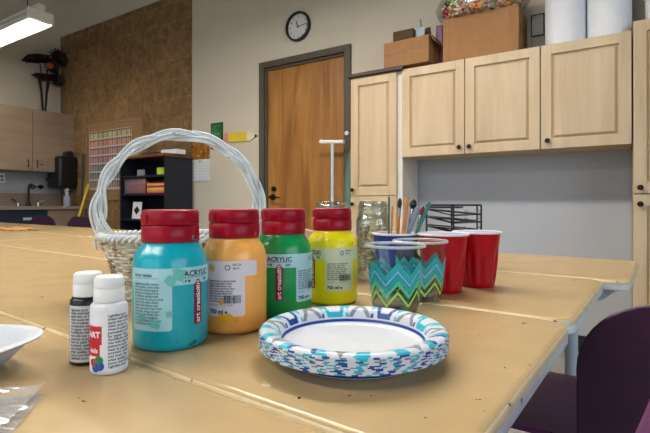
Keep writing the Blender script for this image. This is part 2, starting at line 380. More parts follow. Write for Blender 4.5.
# bag of coloured pieces
t = thing('bag_of_pompoms', 'clear bag stuffed with multicoloured small pieces on top of the large cardboard box', 'craft supplies', (-.74, 2.97, ZT+.2765))
cols = [(226, 70, 70), (240, 140, 60), (240, 220, 90), (110, 200, 90), (240, 150, 170), (235, 235, 225), (90, 60, 90), (150, 210, 200), (200, 60, 110), (250, 180, 90)]
pm = [flat('pom %d' % i, c, .55) for i, c in enumerate(cols)]
g = G(); rnd = random.Random(3)
for i in range(900):
    a = rnd.uniform(0, 2*math.pi); zz = rnd.uniform(0.012, .13); rr = 1-abs(zz-.075)/.075*.25
    q = rnd.uniform(.88, 1)
    g.sphere((.265*rr*q*math.cos(a), .165*rr*q*math.sin(a)*.95, zz), rnd.uniform(.009, .013), rnd.randrange(10), 1, (1, .8, .9))
b = g.build('coloured_pieces', pm, t); b['kind'] = 'stuff'
g = G(); prof = [(0, .002), (.23, .002), (.28, .03), (.29, .075), (.27, .12), (.15, .15), (0, .155)]
g.X = Matrix.Diagonal((1, .62, 1, 1)); g.lathe(prof, 36, wob=lambda u, z: 1+.012*math.sin(40*u+z*90)); g.build('bag', clearmat('clear bag film', (240, 240, 240), .12, .15), t)
# things behind / beside
tag(G().box(-.05, .0, -.03, .03, 0, .33).build('foil_packet', 'plum', bevel=.01), 'purple and grey packet standing behind the left side of the large box', 'packet').location = (-1.03, 3.12, ZT)
tag(G().box(-.04, .04, -.03, .03, 0, .13).build('carton', 'grey_paper', bevel=.003), 'small grey carton between the large box and the first white roll', 'box').location = (-.435, 3.125, ZT)
tag(G().box(-.04, .04, -.03, .03, 0, .14).build('black_case', 'black', bevel=.008), 'black case resting on the small grey carton', 'case').location = (-.435, 3.125, ZT+.1305)
for x, lab, r in ((-.275, 'leftmost white paper roll standing on the wall cabinets, beside the black case', .107), (-.058, 'white paper roll in the middle of the three on the cabinets', .107), (.215, 'rightmost white paper roll, on the tall cabinet at the picture edge', .108)):
    t = thing('paper_roll', lab, 'paper roll', (x, 3.01, ZT if x < .1 else 1.8555), 0, 'white paper rolls')
    g = G(); g.lathe([(.03, 0), (r, 0), (r, .75), (.03, .75), (.03, 0)], 40); g.build('roll', 'paper', t, angle=50)
    g = G(); g.lathe([(.026, .0), (.0299, .0), (.0299, .76), (.026, .76), (.026, 0)], 24); g.build('core', 'card', t, angle=50)

# ------------------------------------------------------------------ wall items
t = thing('wall_clock', 'round black framed clock high on the wall left of the door', 'clock', (-2.328, WY-.001, 2.42), rot=(R(90), 0, 0))
g = G(); g.lathe([(.0, 0), (.125, 0), (.128, .012), (.124, .03), (.112, .034), (.108, .022), (.108, .006), (0, .006)], 48); g.build('frame', 'black', t)
g = G(); g.lathe([(0, .0065), (.107, .0065), (.107, .010), (0, .010)], 48, m=0)
for k in range(12):
    a = R(90-30*(k or 12)); s_ = str(k or 12)
    vs_, fs_ = text_geo(s_, .026, .0004, 'CENTER')
    vv = [g.v((.088*math.cos(a)+x, .088*math.sin(a)+y-.009, .0105)) for x, y in vs_]
    for f in fs_: g.f([vv[i] for i in f], 1)
g.build('face', [flat('clock face', (214, 214, 214)), 'black'], t)
def hand(ang, ln, w_):
    g = G(); a = R(ang); g.rbox((math.cos(a)*ln*.42, math.sin(a)*ln*.42, .014), (ln*1.16, w_, .0015), (0, 0, a)); return g.build('hand', 'black', t)
hand(90-337, .055, .008); hand(90-84, .085, .006)
g = G(); g.cyl((0, 0, .0105), (0, 0, .017), .006, 12); g.build('pin', 'black', t)
# calendar
t = thing('wall_calendar', 'hanging calendar with a golden picture above a date grid', 'calendar', (-3.54, WY-.002, 1.13))
g = G(); g.box(-.125, .125, -.006, 0, .0, .215, 0)
for i in range(8): g.box(-.118+i*.0337-.0006, -.118+i*.0337+.0006, -.0065, -.006, .01, .18, 1)
for j in range(7): g.box(-.118, .118, -.0065, -.006, .01+j*.0283-.0006, .01+j*.0283+.0006, 1)
put_text(g, 'MAY', .026, lambda a, b: (a, -.0066, .188+b), 1, .0004, 'CENTER')
g.build('page', [flat('calendar page', (226, 228, 232)), flat('grid ink', (120, 124, 136))], t)
pict = mat('golden picture print', (150, 96, 34), .4, noise=.75, nscale=16); spots(pict, 30, .6, (236, 190, 90), .08); spots(pict, 12, .62, (60, 36, 20), .05)
G().box(-.125, .125, -.008, 0, .218, .445).build('picture', pict, t)
gp = mat('green picture print', (44, 112, 62), .35, noise=.6, nscale=22); spots(gp, 40, .63, (150, 200, 150), .05)
t = thing('framed_print', 'small green print in a dark border between the calendar and the pencil decoration', 'picture', (-3.31, WY-.002, 1.44))
G().box(-.08, .08, -.010, 0, 0, .25).build('border', flat('dark green border', (34, 58, 48)), t, bevel=.002); G().box(-.066, .066, -.0115, -.0101, .014, .236).build('print', gp, t)
# pencil decoration
t = thing('pencil_decoration', 'large cut out yellow pencil fixed on the wall left of the door', 'wall decoration', (-3.0, WY-.002, 1.53), rot=(0, R(2), 0))
def slab(name, poly, mt, y0=-.012, y1=0):
    g = G(); a = [g.v((x, y0, z)) for x, z in poly]; b = [g.v((x, y1, z)) for x, z in poly]; n_ = len(poly)
    g.f(a); g.f(b[::-1])
    for i in range(n_): g.f([a[i], b[i], b[(i+1) % n_], a[(i+1) % n_]])
    return g.build(name, mt, t)
slab('pencil_body', [(-.15, -.045), (.085, -.045), (.085, .045), (-.15, .045)], flat('pencil yellow', (224, 196, 66)))
slab('eraser', [(-.205, -.036), (-.195, -.044), (-.151, -.045), (-.151, .045), (-.195, .044), (-.205, .036)], flat('eraser pink', (222, 140, 140)))
slab('pencil_point', [(.086, -.045), (.13, -.042), (.18, -.012), (.18, .012), (.13, .042), (.086, .045)], flat('bare wood cream', (226, 214, 190)))
slab('pencil_lead', [(.181, -.014), (.205, 0), (.181, .014)], 'black')

# T-handled pole, green cloth and hook at the door's right
t = thing('long_handled_pole', 'white T handled pole leaning against the wooden door', 'pole', (-1.905, 3.06, 0), rot=(R(-1.5), 0, 0))
g = G(); g.cyl((.0, 0, .03), (-.02, 0, 1.385), .013, 14); g.build('shaft', 'leg_white', t)
g = G(); g.cyl((-.125, -.0, 1.40), (.085, -.0, 1.385), .016, 14); g.sphere((-.125, 0, 1.40), .02); g.build('grip', 'white', t)
g = G(); g.box(-.16, .16, -.03, .03, 0, .04); g.build('foot_bar', 'black', t, bevel=.005)
t = thing('closed_umbrella', 'folded grey green umbrella hanging in the gap between door and cabinet', 'umbrella', (-1.768, 3.10, .55))
g = G(); pts = [(.0, 0, .0), (.0, 0, .25), (.005, 0, .5), (.015, 0, .70), (.03, 0, .82)]
g.tube(pts, [.012, .045, .05, .034, .008], 14); g.build('canopy', mat('grey green cloth', (92, 124, 112), .8, noise=.35, nscale=18, stretch=(1, 1, .1)), t)
g = G(); g.tube([(0, 0, -.03), (0, 0, -.549)], .007, 8); g.build('stem', 'dsteel', t)
g = G(); g.lathe([(0, 0), (.012, 0), (.017, .008), (.017, .02), (.008, .026), (0, .027)], 20)
o = g.build('wall_hook', 'white'); tag(o, 'small round white hook knob on the door frame', 'hook'); o.location = (-1.83, WY-.026, 1.462); o.rotation_euler = (R(90), 0, 0)

# ------------------------------------------------------------------ far left: bookcase, board, sink wall
t = thing('bookcase', 'black open bookcase with a brown top against the block wall', 'bookcase', (-3.985, 2.84, 0))
BK = flat('black laminate', (26, 30, 42), .4)
w2 = .36; dp = .325
G().box(-w2, -w2+.02, 0, dp, 0, 1.355).build('side_panel', BK, t); G().box(w2-.02, w2, 0, dp, 0, 1.355).build('side_panel', BK, t)
G().box(-w2+.02, w2-.02, dp-.01, dp, 0, 1.355).build('back_panel', BK, t)
for z in (.05, .42, .73, .985, 1.165): G().box(-w2+.02, w2-.02, .0 if z < 1.1 else .02, dp-.01, z, z+.02).build('shelf', BK, t)
G().box(-w2-.01, w2+.01, -.015, dp, 1.3555, 1.385).build('top_board', wood('reddish brown top', (96, 54, 36), (126, 76, 50), .4, 2, 'X'), t, bevel=.003)
tag(G().box(-.11, .11, -.06, .06, 0, .045).build('white_box', 'white', bevel=.004), 'low white box on the right of the bookcase top', 'box').location = (-3.70, 2.99, 1.3855)
tag(G().box(-.12, .12, -.05, .05, 0, .03).build('clipboard_stack', 'black', bevel=.003), 'low dark stack on the left of the bookcase top', 'stack').location = (-4.0, 2.97, 1.3855)
t = thing('paper_bin', 'clear bin of pink paper on the bookcase middle shelf', 'bin', (-4.11, 2.97, 1.0055))
g = open_box(G(), .34, .24, .145, .003); g.build('bin', clearmat('pink tinted bin', (248, 222, 232), .2), t)
for i in range(6):
    G().rbox((random.uniform(-.01, .01), 0, .012+i*.018), (.31, .20, .014), (0, 0, R(random.uniform(-3, 3)))).build('paper_pile', flat('paper %d' % i, random.Random(i).choice([(222, 110, 130), (206, 90, 110), (230, 150, 150), (180, 70, 90)])), t)
cs = [(206, 60, 60), (226, 130, 90), (190, 190, 90), (230, 210, 90), (214, 80, 100), (150, 60, 60), (210, 190, 100), (230, 120, 60)]
z = 1.0055
for i in range(8):
    o = G().rbox((0, 0, .006), (.25, .26, .012), (0, 0, R([1, -2, 2, -1, 2, -2, 1, 2][i]))).build('paper_stack', flat('stack paper', cs[i]))
    tag(o, ['red', 'salmon', 'olive', 'yellow', 'rose red', 'maroon', 'mustard', 'orange'][i]+' ream of paper, '+['lowest', 'second lowest', 'third from the bottom', 'fourth from the bottom', 'fifth from the bottom', 'third from the top', 'second from the top', 'topmost'][i]+' of the stack on the bookcase shelf', 'paper', 'coloured paper reams on the bookcase')
    o.location = (-3.775, 2.97, z); z += .0123
o = G().box(-.075, .075, -.10, .10, 0, .07).build('lime_box', flat('lime card', (190, 206, 60)), bevel=.003); tag(o, 'lime green box on the upper shelf of the bookcase', 'box'); o.location = (-3.745, 2.99, 1.1855)
o = G().box(-.05, .05, -.01, .01, 0, .06).build('shelf_label', flat('grey card', (150, 150, 150))); tag(o, 'small pale card on the bookcase upper shelf', 'card'); o.location = (-4.08, 2.90, 1.1855)
t = thing('hazard_sign', 'white card with a black diamond leaning on the bookcase lower shelf', 'sign', (-4.12, 2.87, .7515), rot=(R(-6), 0, 0))
G().box(-.07, .07, 0, .006, 0, .17).build('card', 'white', t)
g = G(); vv = [g.v(p) for p in ((0, -.001, .04), (.05, -.001, .085), (0, -.001, .13), (-.05, -.001, .085))]; g.f(vv); g.build('diamond', 'black', t)

t = thing('colour_chart_board', 'framed board with rows of coloured swatches on the block wall', 'board', (-4.97, WY-.032, .95), 0)
g = G(); W_, H_ = 1.09, .91
g.box(-W_/2, W_/2, -.02, 0, 0, .025); g.box(-W_/2, W_/2, -.02, 0, H_-.025, H_); g.box(-W_/2, -W_/2+.025, -.02, 0, .025, H_-.025); g.box(W_/2-.025, W_/2, -.02, 0, .025, H_-.025)
g.build('frame', flat('pale wood frame', (150, 126, 100)), t)
G().box(-W_/2+.025, W_/2-.025, -.010, 0, .025, H_-.025).build('backing', flat('cork board', (156, 118, 78), .8, noise=.12), t)
rowc = [((226, 206, 90), (190, 206, 110)), ((232, 150, 90), (226, 110, 90)), ((222, 120, 140), (190, 60, 90)), ((170, 110, 160), (200, 90, 120)), ((90, 110, 130), (70, 90, 150)), ((90, 130, 90), (60, 90, 80)), ((130, 100, 80), (90, 60, 50))]
mats_ = [flat('chart paper', (206, 196, 190))]; g = G(); g.box(-.48, .36, -.0125, -.0101, .12, .82, 0)
for r_, (a, b) in enumerate(rowc):
    for k in range(6): mats_.append(flat('sw', tuple(min(250, (a[i]+(b[i]-a[i])*k/5)*(.85 if k % 2 else .55)+(18 if k % 3 else 40)) for i in range(3))))
mats_.append(M['black']); nb = len(mats_)-1
for r_ in range(7):
    z0 = .735-r_*.098
    for k in range(24):
        x = -.465+k*.0345
        g.box(x+.004, x+.024, -.0145, -.0126, z0, z0+.060, 1+r_*6+(k*6//24+k % 2*3) % 6); g.box(x+.003, x+.025, -.0145, -.0126, z0+.061, z0+.078, nb)
g.build('swatch_chart', mats_, t, smooth=False)

# dispenser, bottle, poles
t = thing('towel_dispenser', 'black paper towel dispenser on the block wall above the counter end', 'dispenser', (-5.86, WY-.032, 1.09))
G().box(-.15, .15, -.24, 0, 0, .40).build('housing', 'black', t, bevel=.04, seg=4); G().box(-.13, .13, -.255, -.245, .10, .13).build('window_strip', 'dsteel', t)
g = G(); g.tube([(-.14, -.1, .42), (.14, -.1, .42)], .045, 16); g.build('top_roll', 'black', t)
t = thing('soap_bottle', 'pale bottle with a white label on the counter under the towel dispenser', 'bottle', (-5.70, 3.02, .876))
g = G(); g.lathe([(0, 0), (.04, 0), (.04, .10), (.03, .13), (.014, .14), (0, .14)], 20); g.build('bottle', flat('pale blue plastic', (150, 164, 178)), t)
g = G(); g.lathe([(0, .141), (.02, .141), (.02, .16), (.006, .165), (.006, .19), (0, .19)], 14); g.box(-.006, .04, -.006, .006, .19, .2); g.build('pump', 'white', t)
o = G().box(-.075, .0, -.001, .003, 0, .12).build('paper_towel', 'paper'); tag(o, 'white paper towel end hanging below the black dispenser', 'paper towel'); o.location = (-5.72, 3.04, 1.04)
o.parent = None
o = G().cyl((0, 0, 0), (-.08, .12, 1.50), .012, 12).build('grey_pole', 'dsteel'); tag(o, 'tall grey pole leaning on the block wall beside the towel dispenser', 'pole'); o.location = (-5.42, 2.995, .002)
t = thing('broom', 'broom with a yellow handle leaning by the towel dispenser', 'broom', (-5.42, 2.82, 0))
G().cyl((0, 0, .12), (.07, .27, 1.14), .016, 12).build('handle', flat('yellow handle', (232, 190, 40), .4), t); G().box(-.05, .14, -.03, .03, 0, .119).build('brush_head', 'black', t, bevel=.01)

# sink wall
t = thing('sink_wall_cabinet', 'taupe wall cabinet nearest the corner above the sink', 'cabinet', (XL+.001, 0, 0)); cabx = .31
def scab(y0, y1, lab, hy, lock=False, filler=False):
    t = thing('wall_cabinet', lab, 'cabinet', (XL+.001, (y0+y1)/2, 1.285)); h = (y1-y0)/2
    G().box(0, cabx, -h, h, 0, .735).build('body', 'sink_cab', t)
    d = G().box(cabx+.001, cabx+.02, -h+.002, h-.002-(.13 if filler else 0), .004, .733).build('door', 'sink_cab', t, bevel=.001)
    if filler: G().box(cabx+.001, cabx+.018, h-.128, h, .0, .735).build('filler_panel', 'sink_cab', t)
    g = G(); x = cabx+.021; g.tube([(x, hy, .05), (x+.022, hy, .053), (x+.022, hy, .127), (x, hy, .13)], .006, 8); g.build('handle', 'knob', d)
    if lock: g = G(); g.cyl((cabx+.02, hy+.055, .085), (cabx+.026, hy+.055, .085), .009, 12); g.build('lock', 'knob', d)
    return t
bpy.data.objects.remove(t)
scab(2.68, 3.165, 'taupe wall cabinet nearest the block wall corner, with a small lock', 2.68+.045-2.9225, True, True)
scab(2.26, 2.678, 'taupe wall cabinet above the sink, at the left picture edge', .155)
scab(1.80, 2.258, 'taupe wall cabinet beyond the left picture edge', -.155)
struct(G().box(XL, XL+.006, 1.4, 3.165, 1.03, 1.285).build('trim_3', 'backsplash'))
t = thing('worktop', 'grey laminate worktop with a low upstand along the sink wall', 'worktop', (XL+.001, 1.4, .835))
g = G(); g.box(0, .62, 0, 1.765, 0, .04); g.build('counter_slab', 'counter', t, bevel=.004); G().box(.007, .027, 0, 1.765, .0405, .195).build('upstand', 'sink_cab', t)
for y0, y1, lab, mt in ((1.4, 2.10, 'taupe base cabinet left of the sink under the worktop', 'sink_cab'), (2.102, 2.72, 'dark navy open base bay below the sink', 'navy'), (2.722, 3.165, 'taupe base cabinet under the worktop at the block wall corner', 'sink_cab')):
    t = thing('base_cabinet', lab, 'cabinet', (XL+.001, (y0+y1)/2, 0)); h = (y1-y0)/2
    G().box(0, .57, -h, h, .1, .833).build('body', mt, t); G().box(0, .5, -h, h, 0, .099).build('plinth', 'black_base', t)
    G().box(.571, .589, -h+.004, h-.004, .13, .825).build('door', mt, t, bevel=.001)
    if mt == 'navy': G().box(.59, .593, .05, .14, .72, .75).build('badge', 'leg_white', t)
t = thing('sink_faucet', 'chrome gooseneck tap with two lever handles on the sink worktop', 'faucet', (-5.95, 2.70, .8755))
g = G(); g.lathe([(0, 0), (.028, 0), (.024, .03), (.014, .05), (0, .05)], 16); g.tube([(0, 0, .04), (0, 0, .20), (.02, 0, .25), (.07, 0, .26), (.11, 0, .23), (.115, 0, .20)], .012, 10); g.build('spout', 'dsteel', t)
for s_ in (-1, 1):
    g = G(); g.lathe([(0, 0), (.022, 0), (.018, .04), (0, .05)], 14, (0, s_*.11)); g.tube([(0, s_*.11, .045), (.01, s_*.15, .055), (.02, s_*.20, .085)], [.008, .014, .012], 8); g.build('lever', 'steel', t)
t = thing('wall_outlet', 'white double socket on the sink splash wall', 'outlet', (XL+.0065, 2.49, 1.15))
G().box(0, .006, -.035, .035, 0, .115).build('plate', 'white', t, bevel=.002)
for z in (.03, .075): G().box(.0062, .008, -.014, .014, z-.012, z+.014).build('socket', 'grey_paper', t)
g = G()
for y in (-.05, .05): g.X = Matrix.Translation((0, y, 0)) @ Euler((0, R(90), 0)).to_matrix().to_4x4(); g.lathe([(0, 0), (.03, 0), (.028, .02), (0, .022)], 16)
g.X = Matrix.Identity(4); g.box(0, .01, -.05, .05, -.008, .008)
o = g.build('wall_bracket', 'dsteel'); tag(o, 'dark double round bracket on the splash wall right of the tap', 'bracket'); o.location = (XL+.0075, 2.87, 1.115)

# metal flowers sculpture on the cabinet
t = thing('flower_sculpture', 'dark metal flower sculpture standing on the corner wall cabinet', 'sculpture', (-5.97, 2.885, 2.0215))
RU = mat('rusted dark metal', (40, 26, 26), .6, .4, noise=.3, nscale=40)
g = G(); g.lathe([(0, 0), (.045, 0), (.03, .02), (.0, .03)], 14)
for s_ in (-1, 1): g.tube([(0, s_*.015, .02), (0, s_*.03, .25), (0, s_*.055, .42)], [.012, .014, .02], 8)
g.tube([(0, -.02, .4), (0, -.05, .6), (0, -.06, .66)], .006, 6); g.tube([(0, .02, .4), (0, .05, .6), (0, .06, .68)], .008, 6); g.build('stems', RU, t)
g = G(); g.lathe([(0, .40), (.05, .40), (.13, .455), (.10, .46), (.03, .43), (0, .43)], 16, wob=lambda u, z: 1+.15*math.cos(6*2*math.pi*u)); g.build('cup_leaf', RU, t)
g = G(); g.X = Matrix.Translation((0, -.08, .65)) @ Euler((R(10), 0, 0)).to_matrix().to_4x4(); g.lathe([(0, 0), (.10, .01), (.16, -.03), (.10, .035), (0, .05)], 18, wob=lambda u, z: 1+.1*math.cos(9*2*math.pi*u)); g.build('cap_flower', RU, t)
g = G()
for cy, cz, rr in ((.10, .60, .11), (.15, .44, .10), (.17, .72, .13)):
    for k in range(16):
        a = 2*math.pi*k/16; g.tube([(.0, cy, cz), (.02, cy+rr*.6*math.cos(a), cz+rr*.6*math.sin(a)), (.0, cy+rr*math.cos(a), cz+rr*math.sin(a))], [.012, .016, .002], 5)
g.build('spiky_petals', RU, t)
g = G(); g.X = Matrix.Translation((.03, .055, .59)); g.sphere((0, 0, 0), .045, sc=(.5, 1, 1)); g.build('orange_centre', flat('orange disc', (190, 92, 40)), t)

# hanging lamp
t = thing('hanging_tube_lamp', 'hanging white louvred tube lamp at the upper left', 'ceiling lamp', (-5.10, 2.1, 2.55))
g = G(); Lh = .69
for a, b in (((-.11, .0), (-.06, .09)), ((-.06, .09), (.06, .09)), ((.06, .09), (.11, .0))):
    vv = [g.v(p) for p in ((-Lh, a[0], a[1]), (Lh, a[0], a[1]), (Lh, b[0], b[1]), (-Lh, b[0], b[1]))]; g.f(vv)
    vv = [g.v(p) for p in ((-Lh, a[0]*1.04, a[1]+.006), (-Lh, b[0]*1.04, b[1]+.006), (Lh, b[0]*1.04, b[1]+.006), (Lh, a[0]*1.04, a[1]+.006))]; g.f(vv)
for x in (-Lh, Lh):
    g.box(x-.004, x+.004, -.112, .112, -.0, .098)
g.build('reflector', 'white_metal', t, norm=False)
g = G()
for k in range(19): x = -Lh+.03+k*(2*Lh-.06)/18; g.box(x-.002, x+.002, -.10, .10, -.005, .03)
g.box(-Lh, Lh, -.112, -.104, -.008, .03); g.box(-Lh, Lh, .104, .112, -.008, .03); g.box(-Lh, Lh, -.003, .003, -.005, .03)
g.build('louvre', 'white_metal', t)
EM = mat('lit tube', (255, 246, 226), .4, emit=36)
for y in (-.045, .045): G().cyl((-Lh+.02, y, .055), (Lh-.02, y, .055), .013, 12).build('tube', EM, t)
g = G(); g.box(-Lh+.02, Lh+.02, -.03, .03, .10, .15); g.build('ballast_housing', 'white_metal', t)
g = G(); g.cyl((.45, 0, .15), (.45, 0, 1.338), .004, 6); g.cyl((-.45, 0, .15), (-.45, 0, 1.338), .004, 6); g.build('hanger', 'dsteel', t)

# ------------------------------------------------------------------ tables
TA = R(-3.5); ev = Vector((math.cos(TA), math.sin(TA), 0)); vv_ = Vector((-math.sin(TA), math.cos(TA), 0))
def rrect(w, d, r, seg=7, off=0):
    pts = []; r2 = max(r+off, .001)
    for cx, cy, a in ((w/2-r, d/2-r, 0), (-w/2+r, d/2-r, 90), (-w/2+r, -d/2+r, 180), (w/2-r, -d/2+r, 270)):
        for k in range(seg+1): q = R(a+90*k/seg); pts.append((cx+r2*math.cos(q), cy+r2*math.sin(q)))
    return pts
def make_table(L_, inset, W_=.4376):
    g = G(); o = rrect(L_, W_, .035, 8, -.0085); vs1 = [g.v((x, y, 0)) for x, y in o]; g.f(vs1)
    vs2 = [g.v((x, y, -.02)) for x, y in o]; g.f(vs2[::-1])
    for i in range(len(o)): g.f([vs2[i], vs2[(i+1) % len(o)], vs1[(i+1) % len(o)], vs1[i]])
    top = g.build('tabletop', 'table')
    g = G(); rings = []
    prof = [(-.0085, 0), (-.0055, -.0006), (-.0028, -.0020), (-.0008, -.0045), (0, -.0085), (-.002, -.0095), (-.0005, -.0105), (-.0005, -.021), (-.004, -.0235), (-.03, -.0235), (-.03, -.0202), (-.0085, -.0202)]
    for off, z in prof: rings.append([g.v((x, y, z)) for x, y in rrect(L_, W_, .035, 8, off)])
    n = len(rings[0])
    for k in range(len(rings)-1):
        for i in range(n): g.f([rings[k][i], rings[k][(i+1) % n], rings[k+1][(i+1) % n], rings[k+1][i]], 2 if k < 2 else (0 if k < 5 else 1))
    band = g.build('edge_band', ['edge', 'edge_side', 'table'])
    parts = [top, band]
    for sx in (-1, 1):
        x = sx*(L_/2-inset); y = W_/2-.085
        parts.append(G().cyl((x, y, -.702), (x, y, -.058), .0175, 20).build('leg', 'leg_white'))
        g = G(); g.box(x-.022, x+.022, -W_/2+.03, W_/2-.03, -.733, -.7025); parts.append(g.build('foot_bar', 'leg_white', bevel=.008))
        for y2 in (-W_/2+.05, W_/2-.05):
            g = G(); g.lathe([(0, -.738), (.015, -.738), (.015, -.7335), (0, -.7335)], 14, (x, y2)); parts.append(g.build('glide', 'rubber_brown'))
        g = G(); xe = sx*(L_/2-.022); xi = sx*(L_/2-max(.14, inset+.04))
        pl = [(xe, -W_/2+.05), (xe, W_/2-.06), (xe-sx*.03, W_/2-.025), (xi, W_/2-.025), (xi, -W_/2+.025), (xe-sx*.03, -W_/2+.025)]
        lo = [(x+(a-x)*.75, b*.93) for a, b in pl]; v1 = [g.v((a, b, -.0237)) for a, b in pl]; v2 = [g.v((a, b, -.0575)) for a, b in lo]
        g.f(v1); g.f(v2)
        for q in range(6): g.f([v1[q], v1[(q+1) % 6], v2[(q+1) % 6], v2[q]])
        parts.append(g.build('end_bracket', 'leg_white', bevel=.002))
    g = G(); g.box(-L_/2+.15, L_/2-.15, -.02, .02, -.060, -.0237); parts.append(g.build('beam', 'leg_white'))
    return parts
tabs = {}
def table(s_right, t0, L_, label, inset=.46):
    key = (L_, inset)
    c = ev*(s_right-L_/2)+vv_*(t0+.22)
    o = thing('classroom_table', label, 'table', (c.x, c.y, T), TA, 'tan laminate tables pushed together')
    if key not in tabs: tabs[key] = make_table(L_, inset); ps = tabs[key]
    else:
        ps = []
        for p in tabs[key]: q = p.copy(); C.objects.link(q); ps.append(q)
    for p in ps: p.parent = o
    return o
table(-.100, -.17, 2.26, 'nearest tan table, holding the foam tray and the two small craft bottles')
table(-.100, .27, 2.26, 'tan table in the second row, under the paint bottles and the paper plates')
table(-.100, .71, 2.26, 'tan table in the third row, under the red cups and the glass jars')
table(-2.364, .71, 2.26, 'tan table in the third row beyond the light joint at the left')
table(-.055, 1.15, 2.26, 'farthest tan table at the right, near the cabinet recess', .16)
table(-2.319, 1.15, 2.26, 'farthest tan table in the middle, towards the bookcase')
table(-4.583, 1.15, .86, 'farthest tan table at the left, nearest the sink wall')

# ------------------------------------------------------------------ chairs
def arch(w, z0, z1, r, n=10):
    p = [(-w/2, z0), (w/2, z0)]
    for k in range(n+1): a = math.pi/2*k/n; p.append((w/2-r+r*math.cos(a), z1-r+r*math.sin(a)))
    for k in range(n+1): a = math.pi/2+math.pi/2*k/n; p.append((-w/2+r+r*math.cos(a), z1-r+r*math.sin(a)))
    return p
def make_chair(name, label, loc, rz, sw=.44, bw=.30, sd=.42, shell='purple_dark', seat_off=0, br=.13, zt=.735):
    """local: faces +Y, backrest at y = 0"""
    t = thing(name, label, 'chair', loc, rz, 'purple shell chairs')
    g = G(); n = 12; top = []; bot = []
    for i in range(n+1):
        for j in range(n+1):
            x = -sw/2+sw*i/n; y = .05+sd*j/n; zz = .450-.010*math.sin(math.pi*i/n)*math.sin(math.pi*j/n)-(.02*max(0, (j/n-.8)/.2)**2)
            top.append(g.v((x+seat_off, y, zz))); bot.append(g.v((x+seat_off, y, zz-.012)))
    k = n+1
    for i in range(n):
        for j in range(n):
            a = i*k+j; g.f([top[a], top[a+k], top[a+k+1], top[a+1]]); g.f([bot[a], bot[a+1], bot[a+k+1], bot[a+k]])
    for i in range(n):
        for s0 in ((i*k, (i+1)*k), ((i+1)*k+n, i*k+n), (i+1, i), (n*k+i, n*k+i+1)): g.f([top[s0[0]], bot[s0[0]], bot[s0[1]], top[s0[1]]])
    g.build('seat', 'purple', t)
    g = G(); P_ = arch(bw, .47, zt, br)
    def bend(x, z, o): return (x, -.02*(z-.47)/.26 + o - .25*x*x*0.6, z)
    f_ = [g.v(bend(x, z, 0)) for x, z in P_]; b_ = [g.v(bend(x, z, -.011)) for x, z in P_]
    g.f(f_); g.f(b_[::-1])
    for i in range(len(P_)): g.f([f_[i], b_[i], b_[(i+1) % len(P_)], f_[(i+1) % len(P_)]])
    g.build('backrest', shell, t, bevel=.003)
    for sx in (-1, 1):
        xx = sx*(bw/2-.03); xs = seat_off+sx*(sw/2-.05)
        G().tube([(xs, .40, .4205), (xs+sx*.02, .44, .01)], .010, 10).build('leg', 'black_wire', t)
        G().tube([(xs, .08, .4205), (xs+sx*.02, .03, .01)], .010, 10).build('leg', 'black_wire', t)
        G().tube([(xx, .10, .428), (xx, .03, .432), (xx, .008, .46), (xx, .006, .60)], .008, 10).build('back_bracket', 'black_wire', t)
    g = G(); x = sw/2-.05
    g.tube([(seat_off-x, .08, .427), (seat_off+x, .08, .427), (seat_off+x, .40, .427), (seat_off-x, .40, .427)], .009, 8, closed=True); g.build('seat_frame', 'black_wire', t)
    return t
make_chair('shell_chair', 'dark purple chair with a rounded back at the right end of the tables, pulled close', (.067, .955, 0), 0, sw=.47, bw=.27, seat_off=-.032)
make_chair('shell_chair', 'purple chair in a lit tone whose back edge crosses the lower right picture corner', (-.012, .405, 0), R(81.1), sw=.35, bw=.36, sd=.38, shell='purple', zt=.742, br=.08)
c1 = make_chair('shell_chair', 'dark purple chair behind the tables near the sink, left of the other', (-4.95, 2.35, 0), R(-170), sw=.44, bw=.40, zt=.78)
dup(c1, (-4.35, 2.40, 0), R(-175), 'dark purple chair behind the tables below the yellow broom handle')
o = G().rbox((0, 0, .2), (.35, .30, .4), (0, 0, 0)).build('waste_bin', 'black', bevel=.02); tag(o, 'black bin on the floor under the yellow broom handle', 'bin'); o.location = (-4.9, 2.85, 0)

